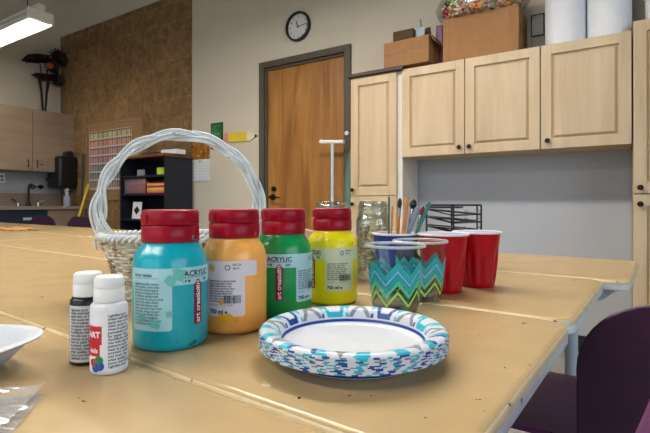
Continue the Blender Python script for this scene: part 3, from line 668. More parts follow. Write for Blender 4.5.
# ------------------------------------------------------------------ paint bottles
M['red_cap'] = mat('crimson cap', (152, 3, 34), .34, noise=.06, nscale=60, spec=.3)
def capmat(name, col): return spots(mat(name, (152, 3, 34), .34, noise=.06, nscale=60, spec=.3), 70, .68, col, .01)
INK = flat('label ink', (52, 60, 84)); GREYINK = flat('grey ink', (96, 100, 116)); TAGRED = flat('label crimson', (140, 14, 48)); TAGWHITE = flat('label white', (236, 232, 236))
LINES = ['Lightfast acrylic colour', 'artist quality, dries fast', 'acrylverf, sneldrogend', 'peinture acrylique fine', 'Acrylfarbe seidenmatt', 'permanent on all grounds', 'clean tools with water', 'shake well before use', 'store cool and frost free', 'non toxic, keep closed', 'matt to satin finish film', 'mix with any medium', 'for paper, board, canvas', 'rinse brushes at once', 'apply thin or thick coats']
def bottle(x, y, face, strip, body_m, label_m, cap_m, label, lid_rot=0, bh=.155, splat=None):
    """face: heading of the camera-facing side; strip: angle of the crimson strip from it, + to the right"""
    t = thing('paint_bottle', label, 'paint bottle', (x, y, T+.0003), 0, 'large acrylic paint bottles')
    r = .0423
    g = G(); g.lathe([(0, .003), (.030, .002), (.037, 0), (.0405, .002), (.0423, .007), (r, .050), (r, .088), (.0418, .094), (.0405, .101), (.0375, .108), (.0325, .114), (.0312, .1175), (.0290, .1178), (.0290, .126), (0, .126)], 64, wob=lambda u, z: 1)
    g.build('body', body_m, t, angle=50)
    g = G(); rc = .0322
    def ridg(u, z): return 1+.004*math.cos(60*2*math.pi*u)
    g.lathe([(.0305, .1185), (rc, .1185), (rc+.0004, .1195), (rc+.0003, .1365), (rc-.0008, .1375), (.0305, .1375)], 120, m=0); cap = g.build('cap', cap_m, t, angle=50)
    g = G(); g.lathe([(0, .1379), (rc-.0006, .1379), (rc+.0003, .139), (rc, .152), (rc-.0015, .1545), (rc-.004, .1552), (.012, .1548), (0, .1548)], 90); 
    a = R(face-60); g.rbox(((rc+.0002)*math.cos(a), (rc+.0002)*math.sin(a), .145), (.003, .012, .010), (0, 0, a)); g.build('lid', cap_m, cap, angle=50)
    # label: theta measured to the right of the strip, degrees
    def pos(th, z, rr): a = R(face+strip+th); return (rr*math.cos(a), rr*math.sin(a), z)
    g = G(); K = math.degrees(1/r)
    def patch(a0, a1, z0, z1, m, rr, rc_=0.0):
        n = max(2, int(abs(a1-a0)/3)); lo = []; hi = []
        for i in range(n+1):
            th = a0+(a1-a0)*i/n; dx = min(th-a0, a1-th)/K; q = 0
            if rc_ and dx < rc_: q = rc_-math.sqrt(max(0, rc_**2-(rc_-dx)**2))
            lo.append(g.v(pos(th, z0+q, rr))); hi.append(g.v(pos(th, z1-q, rr)))
        for i in range(n): g.f([lo[i], lo[i+1], hi[i+1], hi[i]], m)
    ra = r+.00025
    ZB, ZM, ZC = .0915, .0725, .0235
    patch(-112, 122, ZM, ZB, 0, ra, .002); patch(-108, -41, ZC, ZM+.004, 0, ra+.00003, .0025); patch(33, 99, ZC, ZM+.004, 0, ra+.00003, .0025)
    rb = ra+.00018
    def txt(s, size, th, z, m, bold=0, align='LEFT', rot=False, rr=None):
        put_text(g, s, size, lambda a, b: pos(th+a*K, z+b, rr or rb), m, bold, align, rot)
    txt('ACRYLIC', .0088, 0, .0815, 1, .00028, 'CENTER')
    patch(-26, 24, .0798, .0803, 1, rb)
    txt('- P M', .0042, -26, .0750, 1, .0002); txt('272', .0042, 12, .0750, 1, .0002)
    patch(-7.5, 7.5, .0265, .0735, 2, rb, .0015)
    patch(-5.5, 5.5, .0645, .0775, 2, rb+.0001, .004); 
    for k in range(4): patch(-4+k*.3, 3.5-k*.3, .0663+k*.0026, .0671+k*.0026+.0004, 3, rb+.0002)
    txt('art creation', .0088, 3.8, .0285, 3, .0002, rot=True, rr=rb+.0002)
    # text columns
    txt('ROYAL TALENS', .0036, -104, .0825, 1, .00012); patch(-104, -60, .0805, .0808, 1, rb)
    for i in range(14): txt(LINES[i], .0036, -104, .0735-i*.0033, 1, .00005)
    for i in range(9): txt(LINES[(i+5) % 15], .0033, 37, .066-i*.0031, 1, .00008)
    rnd = random.Random(5); a = 64
    while a < 92:
        w_ = rnd.choice([.6, .9, 1.4]); patch(a, a+w_, .0395, .0495, 1, rb); a += w_+rnd.choice([.6, .9])
    txt('8 712079 3', .0026, 64, .0365, 1); txt('25.4 fl.oz', .0034, 37, .0365, 4)
    txt('750 ml e', .0068, 37, .0270, 1, .0003)
    g2 = 70; txt('UK CA', .0035, 78, .086, 1, .0001); txt('EN 71', .003, 79, .0815, 1, .0001)
    for k in range(12):
        b0 = 2*math.pi*k/12; b1 = 2*math.pi*(k+.8)/12
        P4 = [(math.cos(q)*rr_, math.sin(q)*rr_) for q, rr_ in ((b0, .0035), (b1, .0035), (b1, .0022), (b0, .0022))]
        g.f([g.v(pos(70+px*K, .0835+pz, rb)) for px, pz in P4], 1)
    if splat:
        for (th, z, rr2, si) in splat[1]:
            rnd = random.Random(si); n = 18; c = g.v(pos(th, z, rb+.0004)); ring = []
            for k in range(n): q = 2*math.pi*k/n; rr_ = rr2*rnd.uniform(.65, 1.2); ring.append(g.v(pos(th+rr_*math.cos(q)*K, z+rr_*math.sin(q), rb+.0004)))
            for k in range(n): g.f([c, ring[k], ring[(k+1) % n]], 5)
    mats = [label_m, INK, TAGRED, TAGWHITE, GREYINK] + ([splat[0]] if splat else [])
    g.build('label', mats, t, norm=False)
    return t
def facing(x, y): return math.degrees(math.atan2(-y, -x))
TEAL = mat('teal paint plastic', (8, 168, 186), .28, noise=.04, nscale=30, coat=.2); spots(TEAL, 38, .72, (10, 110, 110), .02)
ORAN = mat('apricot paint plastic', (252, 178, 90), .3, noise=.03, nscale=30, coat=.2); GREE = mat('green paint plastic', (14, 150, 80), .28, noise=.04, nscale=30, coat=.2)
YELL = mat('yellow paint plastic', (250, 232, 16), .28, noise=.03, nscale=30, coat=.2)
lab = lambda n, c: flat(n, c, .4)
bottle(-.445, .356, facing(-.445, .356), 43, TEAL, lab('pale aqua label', (168, 214, 224)), capmat('cap spotted', (90, 120, 150)), 'teal paint bottle with a crimson cap, nearest of the large bottles',
       splat=(flat('green smear', (108, 192, 184)), [(-32, .084, .008, 1), (-44, .078, .006, 2), (-88, .038, .005, 3), (-66, .032, .006, 4), (-45, .042, .004, 6)]))
bottle(-.429, .445, facing(-.429, .445), -81, ORAN, lab('lilac white label', (222, 214, 222)), capmat('cap smeared', (200, 90, 40)), 'apricot orange paint bottle with a crimson cap, between teal and green',
       splat=(flat('ochre smear', (240, 170, 30)), [(62, .0215, .0065, 1), (72, .0225, .006, 7), (60, .041, .0035, 3), (42, .083, .004, 2), (84, .019, .004, 9)]))
bottle(-.4225, .5415, facing(-.4225, .5415), -8, GREE, lab('pale blue label', (176, 216, 226)), M['red_cap'], 'green paint bottle with a crimson cap showing its crimson strip in front')
bottle(-.4076, .6545, facing(-.4076, .6545), -48, YELL, lab('pale yellow grey label', (224, 226, 196)), M['red_cap'], 'yellow paint bottle with a crimson cap, farthest of the large bottles',
       splat=(flat('brown dot', (150, 120, 30)), [(70, .100, .0012, 1), (98, .099, .0012, 2)]))

# small craft bottles
def craft(x, y, body_m, lab_m, ink_m, label, logo):
    t = thing('craft_paint_bottle', label, 'paint bottle', (x, y, T+.0003), 0, 'small craft paint bottles'); r = .0170
    g = G(); g.lathe([(0, 0), (.0155, 0), (r, .0015), (r, .060), (.0165, .0645), (.0145, .0670), (.012, .0675), (0, .0675)], 40); g.build('body', body_m, t, angle=50)
    g = G(); rc = .0138; g.lathe([(0, .068), (rc, .068), (rc+.0004, .069), (rc, .080), (rc-.0004, .0805), (rc, .081), (rc-.0004, .090), (rc-.0022, .0918), (0, .092)], 48, wob=lambda u, z: 1); g.build('cap', 'white', t, angle=50)
    f0 = facing(x, y); K = math.degrees(1/r); g = G()
    def pos(th, z, rr=r+.0003): a = R(f0+th); return (rr*math.cos(a), rr*math.sin(a), z)
    def patch(a0, a1, z0, z1, m, rr=r+.00012):
        n = max(2, int((a1-a0)/6)); lo = [g.v(pos(a0+(a1-a0)*i/n, z0, rr)) for i in range(n+1)]; hi = [g.v(pos(a0+(a1-a0)*i/n, z1, rr)) for i in range(n+1)]
        for i in range(n): g.f([lo[i], lo[i+1], hi[i+1], hi[i]], m)
    patch(-95 if logo else -75, 100, .004, .060, 0)
    off = -4 if logo else -62
    for i in range(16): put_text(g, LINES[(i*7) % 15][:17 if i % 3 else 14], .0034, lambda a, b: pos(off+a*K, .055-i*.0032+b), 1, .0001)
    if logo:
        patch(-85, -22, .029, .0465, 2, r+.0002); patch(-85, -28, .018, .029, 2, r+.00018)
        put_text(g, 'ART', .0075, lambda a, b: pos(-27+a*K, .036+b, r+.0004), 0, .0003, 'RIGHT'); put_text(g, 'kids', .006, lambda a, b: pos(-34+a*K, .0215+b, r+.0004), 0, .0002, 'RIGHT')
        for th, z, m in ((-50, .012, 2), (-36, .0125, 3), (-28, .009, 4), (-42, .0075, 4), (-31, .0145, 3)):
            n = 14; g.f([g.v(pos(th+.0042*math.cos(2*math.pi*k/n)*K, z+.0042*math.sin(2*math.pi*k/n), r+.0004+m*.00005)) for k in range(n)], m)
    g.build('label', [lab_m, ink_m, TAGREDB, flat('logo green', (40, 140, 80)), flat('logo blue', (50, 80, 170))], t, norm=False)
TAGREDB = flat('logo red', (206, 34, 52))
craft(-.4625, .2665, flat('black paint plastic', (24, 22, 24), .3), flat('pale label', (206, 206, 210)), flat('dark ink', (40, 40, 44)), 'small black craft paint bottle with a white cap, behind the white one', False)
craft(-.4205, .2635, flat('white paint plastic', (232, 232, 234), .3), flat('white label', (236, 236, 238)), flat('blue grey ink', (66, 76, 110)), 'small white craft paint bottle with a red badge, in front of the black one', True)

# ------------------------------------------------------------------ paper plates
def pat(th, u):
    """pattern on the rim: th degrees around, u 0 inner .. 1 outer; returns material index"""
    if u < -.02: return 0
    if .0 <= u < .10: return 2
    q = th % 90.0
    def U(c, hw, th_, col):
        d = abs(q-c); w_ = hw+(u-.5)*5
        if .16 < u < .9 and d < w_ and (d > w_-th_ or u < .36): return col
    for a in (U(22.5, 8.5, 3.2, 1), U(67.5, 7.5, 3.2, 2)):
        if a is not None: return a
    for c in (0, 45, 90):
        d = abs(q-c); lo = .95-d*.075
        if d < 10.5 and u < lo and u > lo-.30 and u > .14: return 3
    for c in (11.2, 33.8, 56.2, 78.8):
        d = abs(q-c)
        if u > .42 and d < (u-.42)*8.5: return 1
        if u < .30 and d < 1.2 and u > .14: return 2 if c in (33.8, 78.8) else 1
    return 0
def lip(th):
    q = th % 90.0
    for a, b, m in ((0, 3.5, 3), (8, 14, 1), (17, 20, 2), (24, 27, 1), (31, 36.5, 2), (43, 47, 1), (53, 56, 3), (60, 65, 2), (70, 75.5, 1), (81, 84.5, 2)):
        if a <= q < b: return m
    return 0
def plate_mesh():
    N = 540
    prof = [(0, .0000), (.02, .0000), (.045, .0000), (.066, .0000), (.0715, .0010)]
    rim = [(.0745, .0030), (.0752, .0042)] + [(.0752+(.0835-.0752)*k/10, .0042+.0120*math.sin(math.pi/2*k/10)) for k in range(1, 11)] + [(.0855, .0169), (.0875, .0174), (.0895, .0178), (.0912, .0180), (.0930, .0181), (.0945, .0180), (.0958, .0176), (.0970, .0169), (.0982, .0157), (.0992, .0141)]
    g = G(); bm = g.bm; rings = [[g.v((0, 0, 0))]]
    allp = prof[1:]+rim
    for r, z in allp:
        rings.append([g.v((r*math.cos(2*math.pi*i/N)*(1+(.0010*math.sin(2*math.pi*i/N*60)*(r > .094))), r*math.sin(2*math.pi*i/N)*(1+(.0010*math.sin(2*math.pi*i/N*60)*(r > .094))), z)) for i in range(N)])
    L_ = [0]; 
    for a, b in zip(allp, allp[1:]): L_.append(L_[-1]+math.hypot(b[0]-a[0], b[1]-a[1]))
    i0 = len(prof)-1; s0 = L_[i0]; s1 = L_[-1]
    for i in range(N): g.f([rings[0][0], rings[1][i], rings[1][(i+1) % N]], 0)
    for k in range(1, len(rings)-1):
        u = ((L_[k-1]+L_[k])/2-s0)/(s1-s0)
        for i in range(N): g.f([rings[k][i], rings[k+1][i], rings[k+1][(i+1) % N], rings[k][(i+1) % N]], pat(360*(i+.5)/N, u) if u < .93 else lip(360*(i+.5)/N))
    o = g.build('paper_plate', [flat('coated white paper', (214, 217, 226), .35), flat('print teal', (50, 180, 204), .35), flat('print navy', (20, 64, 150), .35), flat('print grey', (132, 136, 146), .35)], angle=60)
    return o
p0 = plate_mesh(); NP = 12
s = p0.modifiers.new('thickness', 'SOLIDIFY'); s.thickness = .0003; s.offset = -1
ordn = ['lowest', 'second lowest', 'third from the bottom', 'fourth from the bottom', 'fifth from the bottom', 'sixth from the bottom', 'sixth from the top', 'fifth from the top', 'fourth from the top', 'third from the top', 'second from the top', 'topmost']
for i in range(NP):
    o = p0 if i == 0 else p0.copy()
    if i: C.objects.link(o)
    tag(o, ordn[i]+' patterned paper plate of the stack on the second table', 'plate', 'stack of paper plates')
    o.location = (-.241+random.uniform(-.0001, .0001), .4287+random.uniform(-.0001, .0001), T+.0010+i*.00125); o.rotation_euler = (0, 0, R([12, 31, 77, 140, 8, 200, 97, 260, 52, 310, 170, 23][i]))

# ------------------------------------------------------------------ cups
def cupm(t, h, r0, r1, th, m, name='cup_body', ribs=0, lip=.002, seg=48, inner=None, lip_only=False):
    def wob(u, z): return 1+(ribs*math.cos(2*math.pi*u*14)*max(0, min(1, (h*.72-z)/(h*.25)))*max(0, min(1, (z-.006)/.01)) if ribs else 0)
    R_ = lambda z: r0+(r1-r0)*z/h
    zs = [h*k/12 for k in range(13)]
    r1 -= .0005; prof = [(0, .002), (r0-.003, .002), (r0-.001, 0)]+[(R_(z), max(z, .001)) for z in zs[:-1]]+[(r1, h-.004)]
    outer = len(prof)
    prof += [(r1+lip, h-.004), (r1+lip*1.3, h-.0015), (r1+lip*.6, h), (r1-th, h-.001)]
    prof += [(R_(z)-th, z) for z in zs[::-1][1:-1]] + [(r0-th, .004), (0, .004)]
    mats = [0]*(outer-1)+[1]*(len(prof)-outer)
    if lip_only: mats = [0]*(outer-1)+[1]*4+[0]*(len(prof)-outer-4)
    g = G(); g.lathe(prof, seg*(3 if ribs else 1), wob=wob if ribs else None, mats=mats)
    return g.build(name, m, t, angle=50)
RED = mat('red cup plastic', (176, 3, 26), .3, noise=.04, nscale=30, spec=.4); WIN = flat('white cup lining', (226, 222, 232), .35); BLU = mat('blue cup plastic', (20, 56, 150), .3, noise=.04, nscale=30)
def cam_xy(px, d): l = (px-325)/460*d; return (l*.8406-d*.5417, l*.5417+d*.8406)
def redcup(x, y, label):
    t = thing('plastic_cup', label, 'cup', (x, y, T+.0003), 0, 'red party cups'); cupm(t, .108, .0335, .0455, .0008, [RED, WIN], ribs=.045); return t
redcup(*cam_xy(443, .856), 'red plastic cup with a white rim, standing just behind the clear cups')
redcup(*cam_xy(476.5, .915), 'red plastic cup with a white rim, farther and right of the other red cup')
t = thing('plastic_cup', 'blue plastic cup holding the paint brushes', 'cup', (-.3707, .8319, T+.0003)); cupm(t, .106, .0335, .0455, .0008, [BLU, WIN], ribs=.01)
BX, BY = -.3707, .8319
CL = clearmat('clear cup plastic', (250, 252, 252), .035, .06)
LIP = mat('frosted clear lip', (232, 238, 242), .2, noise=.02, alpha=.55)
def chevcol(name, col, a=.7):
    m = bpy.data.materials.new(name); m.use_nodes = True; n = m.node_tree.nodes; L = m.node_tree.links; b = n['Principled BSDF']
    b.inputs['Base Color'].default_value = (*lin(col), 1); b.inputs['Alpha'].default_value = a; b.inputs['Roughness'].default_value = .4
    return m
CH = [chevcol('chevron teal', (30, 184, 190), .82), chevcol('chevron blue', (120, 196, 250), .85), chevcol('chevron green', (80, 220, 180), .75), chevcol('chevron lime', (176, 240, 110), .85)]
WATER = clearmat('water', (226, 232, 238), .12, .02)
def clearcup(x, y, rot, label):
    t = thing('clear_cup', label, 'cup', (x, y, T+.0003), rot, 'clear chevron cups'); h, r0, r1 = .102, .0335, .0440
    cupm(t, h, r0, r1, .0007, [CL, LIP], lip_only=True)
    R_ = lambda z: r0+(r1-r0)*z/h+.0004
    NZ = 7; n = 240; g = G(); bands = [(.049, .059, 0, 0), (.043, .0475, 1, 0), (.034, .0415, 0, 0), (.0255, .0325, 2, 0), (.013, .0175, 3, 0)]
    def tri(u): q = (u*NZ) % 1; return abs(q-.5)*2
    for b_i, (z0, z1, m, _) in enumerate(bands):
        lo = []; hi = []
        for i in range(n):
            u = i/n; a = 2*math.pi*u; dz = (1-tri(u))*.020
            for arr, z in ((lo, z0+dz), (hi, z1+dz)): arr.append(g.v((R_(z)*math.cos(a), R_(z)*math.sin(a), z)))
        for i in range(n):
            if m == 1 and (int(i/n*NZ*2) % 2) and False: continue
            g.f([lo[i], lo[(i+1) % n], hi[(i+1) % n], hi[i]], m)
    g.build('chevron_print', CH, t, norm=False)
    g = G(); g.lathe([(0, .0045), (r0-.0012, .0045), (r0+.001, .0245), (0, .0245)], 40); w_ = g.build('water', WATER, t)
    return t
clearcup(*cam_xy(395, .690), .3, 'clear plastic cup with teal chevrons, in front, next to the yellow bottle')
clearcup(*cam_xy(420, .768), .8, 'clear plastic cup with teal chevrons, behind and right of the other clear cup')
# brushes in the blue cup
def brush(bx, by, tx, ty, tz, hm, tip, label, rad=.0032, tipm=None, ferr=True):
    a = Vector((BX+bx, BY+by, T+.0075)); b = Vector((tx, ty, tz)); d = (b-a); Ln = d.length; dn = d.normalized()
    t = thing('paint_brush' if tip else 'dowel', label, 'brush' if tip else 'stick', a, 0, 'brushes in the blue cup'); P_ = lambda s: dn*Ln*s
    if tip:
        G().tube([P_(0), P_(.3), P_(.62), P_(.76)], [rad*.5, rad*.8, rad*1.15, rad*.9], 10).build('handle', hm, t)
        G().tube([P_(.761), P_(.88)], [rad*1.0, rad*1.15], 10).build('ferrule', 'steel', t)
        G().tube([P_(.881), P_(.93), P_(.97), P_(1)], [rad*1.1, rad*tip, rad*tip*.8, rad*.3], 10).build('bristles', tipm or 'black', t)
    else:
        G().tube([P_(0), P_(.5), P_(.97), P_(1)], [rad, rad, rad, rad*.6], 10).build('shaft', hm, t)
def top(px, y, d=.90): x_, y_ = cam_xy(px, d); return (x_, y_, .90+(204-y)/460*d)
HB = flat('black lacquer', (26, 24, 26), .3); HO = wood('orange wood handle', (196, 110, 40), (226, 150, 70), .35, 8, 'Z'); HG = flat('sea green lacquer', (14, 112, 100), .3); HR = flat('maroon lacquer', (150, 50, 60), .3)
brush(-.008, .010, *top(400, 198, .91), HO, 1.5, 'orange handled brush with a dark narrow tip, leftmost brush in the blue cup', .0032, flat('brown hair', (60, 36, 26), .7))
brush(.004, -.006, *top(407.5, 197, .885), HO, 0, 'orange wooden stick beside the leftmost brush in the blue cup', .0036)
brush(.006, .012, *top(414, 199, .905), HB, 2.2, 'black handled brush with a wide round dark head in the blue cup', .0034)
brush(-.010, -.010, *top(418, 207, .88), flat('steel grey plastic', (120, 130, 146), .35), 0, 'flat grey palette stick in the middle of the blue cup', .0048)
brush(.014, .004, *top(423.5, 206, .90), flat('tan wood', (190, 140, 90), .4), 1.5, 'tan handled brush with a reddish tip in the blue cup', .0034, HR)
brush(.006, -.021, *top(430, 202, .885), HG, 0, 'sea green lacquered stick leaning right in the blue cup', .0036)
brush(-.016, .000, *top(389, 196, .90), flat('green glass rod', (70, 110, 96), .2), 0, 'thin dark green rod at the left side of the blue cup', .0022)
brush(-.018, .008, *top(392.5, 206, .91), HO, 0, 'short thin tan stick beside the dark green rod in the blue cup', .0018)

# ------------------------------------------------------------------ glass jars
GL = clearmat('jar glass', (240, 246, 244), .30, .03)
def jar(x, y, r, h, label, fill):
    t = thing('glass_jar', label, 'jar', (x, y, T+.0003), 0, 'glass jars')
    def wob(u, z): return 1+(.012*math.cos(2*math.pi*u*16)*math.sin(z*190) if .02 < z < h-.05 else 0)
    zs = [.006+k*(h-.05)/16 for k in range(17)]
    prof = [(0, .003), (r*.8, 0), (r*.95, .002)]+[(r*.98, z) for z in zs]+[(r*.90, h-.034), (r*.80, h-.026), (r*.79, h-.018), (r*.83, h-.017), (r*.83, h-.014), (r*.79, h-.013), (r*.79, h-.002), (r*.77, h), (r*.74, h-.002), (r*.74, h-.026), (r*.85, h-.036)]+[(r*.92, z) for z in zs[::-1]]+[(0, .008)]
    g = G(); g.lathe(prof, 64, wob=wob); g.build('jar_glass', GL, t, angle=60)
    if fill:
        g = G(); rnd = random.Random(9)
        for k in range(190):
            a = rnd.uniform(0, 2*math.pi); rr = r*.78*math.sqrt(rnd.uniform(.25, 1)); z = rnd.uniform(.018, h-.048)
            g.sphere((rr*math.cos(a), rr*math.sin(a), z), .006, rnd.randrange(3), 1, (1.1, 1.1, .6))
        b = g.build('glass_beads', [mat('bead clear', (240, 238, 232), .1, noise=.1), mat('bead tan', (222, 200, 168), .1, noise=.1), clearmat('bead amber', (236, 214, 176), .4, .02)], t); b['kind'] = 'stuff'
    return t
jar(*cam_xy(373, .995), .0375, .168, 'clear glass jar of glass beads, left of the blue cup of brushes', True)
jar(*cam_xy(332, 1.00), .0425, .1665, 'clear glass jar mostly hidden behind the yellow paint bottle', False)
# pink paper scrap between green and yellow bottles
x_, y_ = cam_xy(309, .93)
g = G(); 
pp = [(-.035, 0), (.035, 0), (.03, .075), (.012, .108), (-.015, .115), (-.03, .09)]
a = [g.v((p[0], -.012-.006*math.sin(p[1]*40), p[1])) for p in pp]; b = [g.v((p[0]*.9, .012, p[1]*.97)) for p in pp]; g.f(a); g.f(b[::-1])
for i in range(6): g.f([a[i], b[i], b[(i+1) % 6], a[(i+1) % 6]])
o = g.build('sponge', mat('pale pink foam', (214, 170, 172), .8, noise=.1, nscale=60, bump=.2), bevel=.004); tag(o, 'pale pink sponge seen between the green and yellow paint bottles', 'sponge'); o.location = (x_, y_, T+.0003); o.rotation_euler = (0, 0, R(30))

# ------------------------------------------------------------------ black wire tray rack
x_, y_ = cam_xy(452.5, 1.20)
t = thing('wire_rack', 'black wire letter rack on the table behind the red cups', 'rack', (x_, y_, T+.0003), R(20))
W2, D2, H2 = .066, .05, .159
g = G(); 
for sx in (-1, 0, 1):
    for y in (-D2, D2): g.tube([(sx*W2, y, .002), (sx*W2, y, H2)], .0022, 8)
for z in (.002, H2): g.tube([(-W2, -D2, z), (W2, -D2, z), (W2, D2, z), (-W2, D2, z)], .0022, 8, closed=True)
g.build('frame', 'black_wire', t)
for lv, z in enumerate((.025, .048, .071, .094, .117, .136)):
    g = G(); g.tube([(-W2, -D2, z+.012), (W2, -D2, z), (W2, D2, z), (-W2, D2, z+.012)], .002, 6, closed=True)
    for k in range(9): yy = -D2+2*D2*k/8; g.tube([(-W2, yy, z+.012), (0, yy, z-.004), (W2, yy, z)], .0011, 5)
    for k in range(5): xx = -W2+2*W2*k/4; g.tube([(xx, -D2, z+.008), (xx, D2, z+.008)], .0011, 5)
    g.build('shelf', 'black_wire', t)
o = G().rbox((0, 0, 0), (.09, .07, .005), (0, 0, 0)).build('paper_sheaf', flat('charcoal card', (50, 52, 56))); tag(o, 'thin sheaf of dark card lying in the black wire rack', 'paper')
o.location = (x_-.02, y_-.005, T+.1535); o.rotation_euler = (0, 0, R(20))

# ------------------------------------------------------------------ wicker basket
bx_, by_ = cam_xy(179, .805)
t = thing('wicker_basket', 'white wicker basket with a tall braided hoop handle behind the paint bottles', 'basket', (bx_, by_, T+.0003), R(32.8))
WK = mat('whitewashed wicker', (216, 222, 226), .55, noise=.10, nscale=60, bump=.15, bscale=300); spots(WK, 55, .70, (150, 118, 80), .05)
WK2 = mat('worn whitewashed wicker', (204, 196, 180), .6, noise=.15, nscale=60, bump=.15, bscale=300); spots(WK2, 45, .54, (140, 106, 70), .08)
def oval(z): q = (z/.108)**.8; return (.092+.036*q, .062+.028*q)
g = G(); NS = 38
for row in range(19):
    z = .006+row*.0052; a_, b_ = oval(z); pts = []
    n = NS*4
    for i in range(n): th = 2*math.pi*i/n; w_ = .0026*math.cos(NS/2*th+math.pi*(row % 2)); pts.append(((a_+w_)*math.cos(th), (b_+w_)*math.sin(th), z+.0006*math.sin(3*th+row)))
    g.tube(pts, .0027, 6, closed=True)
b_ = g.build('weave', WK2, t, angle=70)
g = G()
for k in range(NS):
    th = 2*math.pi*(k+.5)/NS*1.0
    g.tube([(oval(z)[0]*math.cos(th), oval(z)[1]*math.sin(th), z) for z in (.003, .02, .04, .06, .08, .104)], .0022, 6)
g.build('stakes', WK, t, angle=70)
g = G(); g.lathe([(0, .001), (.089, .001), (.091, .004), (0, .005)], 40, m=0)
for v in g.bm.verts: v.co.y *= .67
g.build('base', WK2, t)
g = G(); 
for s_ in range(3):
    pts = []; n = 240
    for i in range(n): th = 2*math.pi*i/n; q = 22*th+s_*2*math.pi/3; a_, b_ = .130, .092; pts.append(((a_+.005*math.cos(q))*math.cos(th), (b_+.005*math.cos(q))*math.sin(th), .106+.0045*math.sin(q)))
    g.tube(pts, .0030, 6, closed=True)
g.build('rim', WK, t, angle=70)
# hoop handle: three twisted bundles, each of three canes
def hoop(u):   # u 0..1 left foot to right foot
    a = math.pi*(1.15-u*1.30)
    return Vector((.141*math.cos(a), 0, .150+.133*math.sin(a)))
g = G(); n = 170
for b in range(3):
    for c in range(3):
        pts = []
        for i in range(n+1):
            u = i/n; p = hoop(u); p2 = hoop(min(1, u+.005)); p1 = hoop(max(0, u-.005)); tn = (p2-p1).normalized(); nr = Vector((0, 1, 0)); bn = tn.cross(nr)
            q = 2*math.pi*u*2.7+b*2*math.pi/3
            fl = max(0, abs(u-.5)*2-.62)*1.6
            rad = .0058*math.sin(q)*(1+fl*2.2)+(c-1)*.0040*(.85+fl)
            pts.append(p+bn*rad+nr*(.0060*math.sin(2*q)+(.0022 if c % 2 else 0)))
        g.tube(pts, .0020, 7)
g.build('handle', WK, t, angle=70)
for sx in (-1, 1):
    g = G()
    for k in range(5): z = .088+k*.006; g.tube([(sx*(.127+.010*math.cos(q)), .02*math.sin(q), z+.003*math.cos(q)) for q in [2*math.pi*i/16 for i in range(16)]], .0024, 6, closed=True)
    g.build('handle_binding', WK2, t, angle=70)

# ------------------------------------------------------------------ foam tray and plastic bag, near left
FO = mat('white foam', (202, 206, 216), .55, noise=.02, nscale=200, bump=.05, bscale=500)
t = thing('foam_tray', 'white foam tray on the nearest table at the left picture edge', 'tray', (-.547, .142, T+.0003), R(24.5))
g = G(); rings = []
for off, z in [(-.036, .0), (-.018, .017), (-.010, .0262), (-.001, .0272), (0, .0290), (-.002, .0303), (-.012, .0290), (-.020, .020), (-.038, .0030)]:
    rings.append([g.v((x, y, z)) for x, y in rrect(.185, .185, .05, 8, off)])
n = len(rings[0])
for k in range(len(rings)-1):
    for i in range(n): g.f([rings[k][i], rings[k][(i+1) % n], rings[k+1][(i+1) % n], rings[k+1][i]])
g.f(rings[0][::-1]); g.f(rings[-1]); g.build('tray_body', FO, t, angle=60)
BAG = bpy.data.materials.new('crinkled clear film'); BAG.use_nodes = True
n_ = BAG.node_tree.nodes; L_ = BAG.node_tree.links; n_.remove(n_['Principled BSDF'])
tr = n_.new('ShaderNodeBsdfTransparent'); tr.inputs[0].default_value = (.86, .88, .9, 1); gl = n_.new('ShaderNodeBsdfGlossy'); gl.inputs['Roughness'].default_value = .16
df = n_.new('ShaderNodeBsdfDiffuse'); df.inputs[0].default_value = (.62, .64, .68, 1)
m1 = n_.new('ShaderNodeMixShader'); m1.inputs[0].default_value = .20; m2 = n_.new('ShaderNodeMixShader'); m2.inputs[0].default_value = .26
L_.new(tr.outputs[0], m1.inputs[1]); L_.new(gl.outputs[0], m1.inputs[2]); L_.new(m1.outputs[0], m2.inputs[1]); L_.new(df.outputs[0], m2.inputs[2]); L_.new(m2.outputs[0], n_['Material Output'].inputs[0])
t = thing('plastic_bag', 'crinkled clear plastic bag at the lower left corner of the nearest table', 'bag', (-.424, .130, T+.0004), R(0))
from mathutils import noise as mn
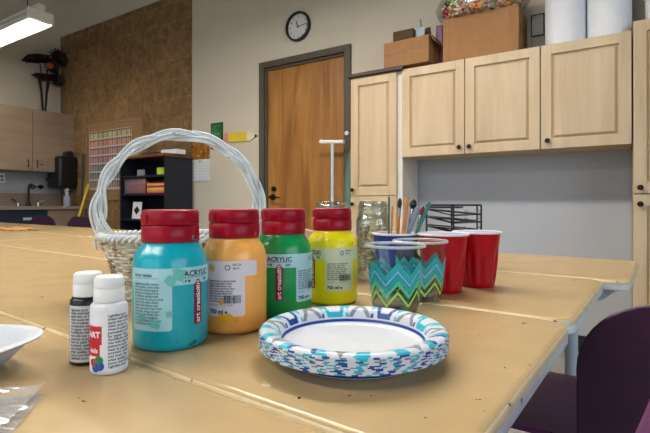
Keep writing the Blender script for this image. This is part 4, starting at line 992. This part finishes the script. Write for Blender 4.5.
def film(name, quad, z0, amp, seed, fold):
    g = G(); n = 60; grid = []
    for i in range(n+1):
        row = []
        for j in range(n+1):
            u, v = i/n, j/n; p = (Vector(quad[0])*(1-u)+Vector(quad[1])*u)*(1-v)+(Vector(quad[3])*(1-u)+Vector(quad[2])*u)*v
            e = min(1, 6*min(u, v, 1-u, 1-v)+.08)
            q = Vector(((p.x*.55+p.y*.83)*9+seed, (p.x*.83-p.y*.55)*48, seed)); z = z0+e*amp*(abs(mn.noise(q))*1.3+.9*abs(mn.noise(q*2.7)))+e*fold*math.sin(math.pi*v)
            row.append(g.v((p.x, p.y, max(z, .0004))))
        grid.append(row)
    for i in range(n):
        for j in range(n): g.f([grid[i][j], grid[i+1][j], grid[i+1][j+1], grid[i][j+1]])
    return g.build(name, BAG, t, angle=70)
film('lower_film', [(.012, .070), (.11, -.02), (-.02, -.16), (-.06, -.03)], .0006, .004, 1.3, .0)
film('upper_film', [(.004, .074), (.10, -.02), (-.02, -.16), (-.035, -.01)], .006, .0055, 4.1, .010)
x_, y_ = -3.25, 1.40
g = G(); n = 16
gr = [[g.v((-.22+.44*i/n, -.09+.18*j/n, .001+.018*abs(mn.noise(Vector((i*.45, j*.6, 3)))))) for j in range(n+1)] for i in range(n+1)]
for i in range(n):
    for j in range(n): g.f([gr[i][j], gr[i+1][j], gr[i+1][j+1], gr[i][j+1]])
o = g.build('crumpled_paper', flat('brown kraft paper', (190, 140, 84), .8)); tag(o, 'crumpled brown paper lying on the far table at the left', 'paper'); o.location = (x_, y_, T+.0003); o.rotation_euler = (0, 0, R(-8))
so = o.modifiers.new('thickness', 'SOLIDIFY'); so.thickness = .0005; so.offset = 1
# the other tube lamps of the room, above and behind the viewpoint
lamp = [o for o in C.objects if o.name == 'hanging_tube_lamp'][0]
for x, y, lb in ((-2.22, 1.45, 'tube lamp above the tables, left one of the near pair'), (-.80, 1.45, 'tube lamp above the tables, right one of the near pair'), (-3.62, -1.2, 'tube lamp behind the viewpoint, left of three'), (-2.2, -1.2, 'tube lamp behind the viewpoint, middle of three'), (-.78, -1.2, 'tube lamp behind the viewpoint, right of three')):
    dup(lamp, (x, y, 2.60), 0, lb)
for o in C.objects:
    if o.type == 'LIGHT' and o.name.startswith('row_light'): o.location.z = 2.588
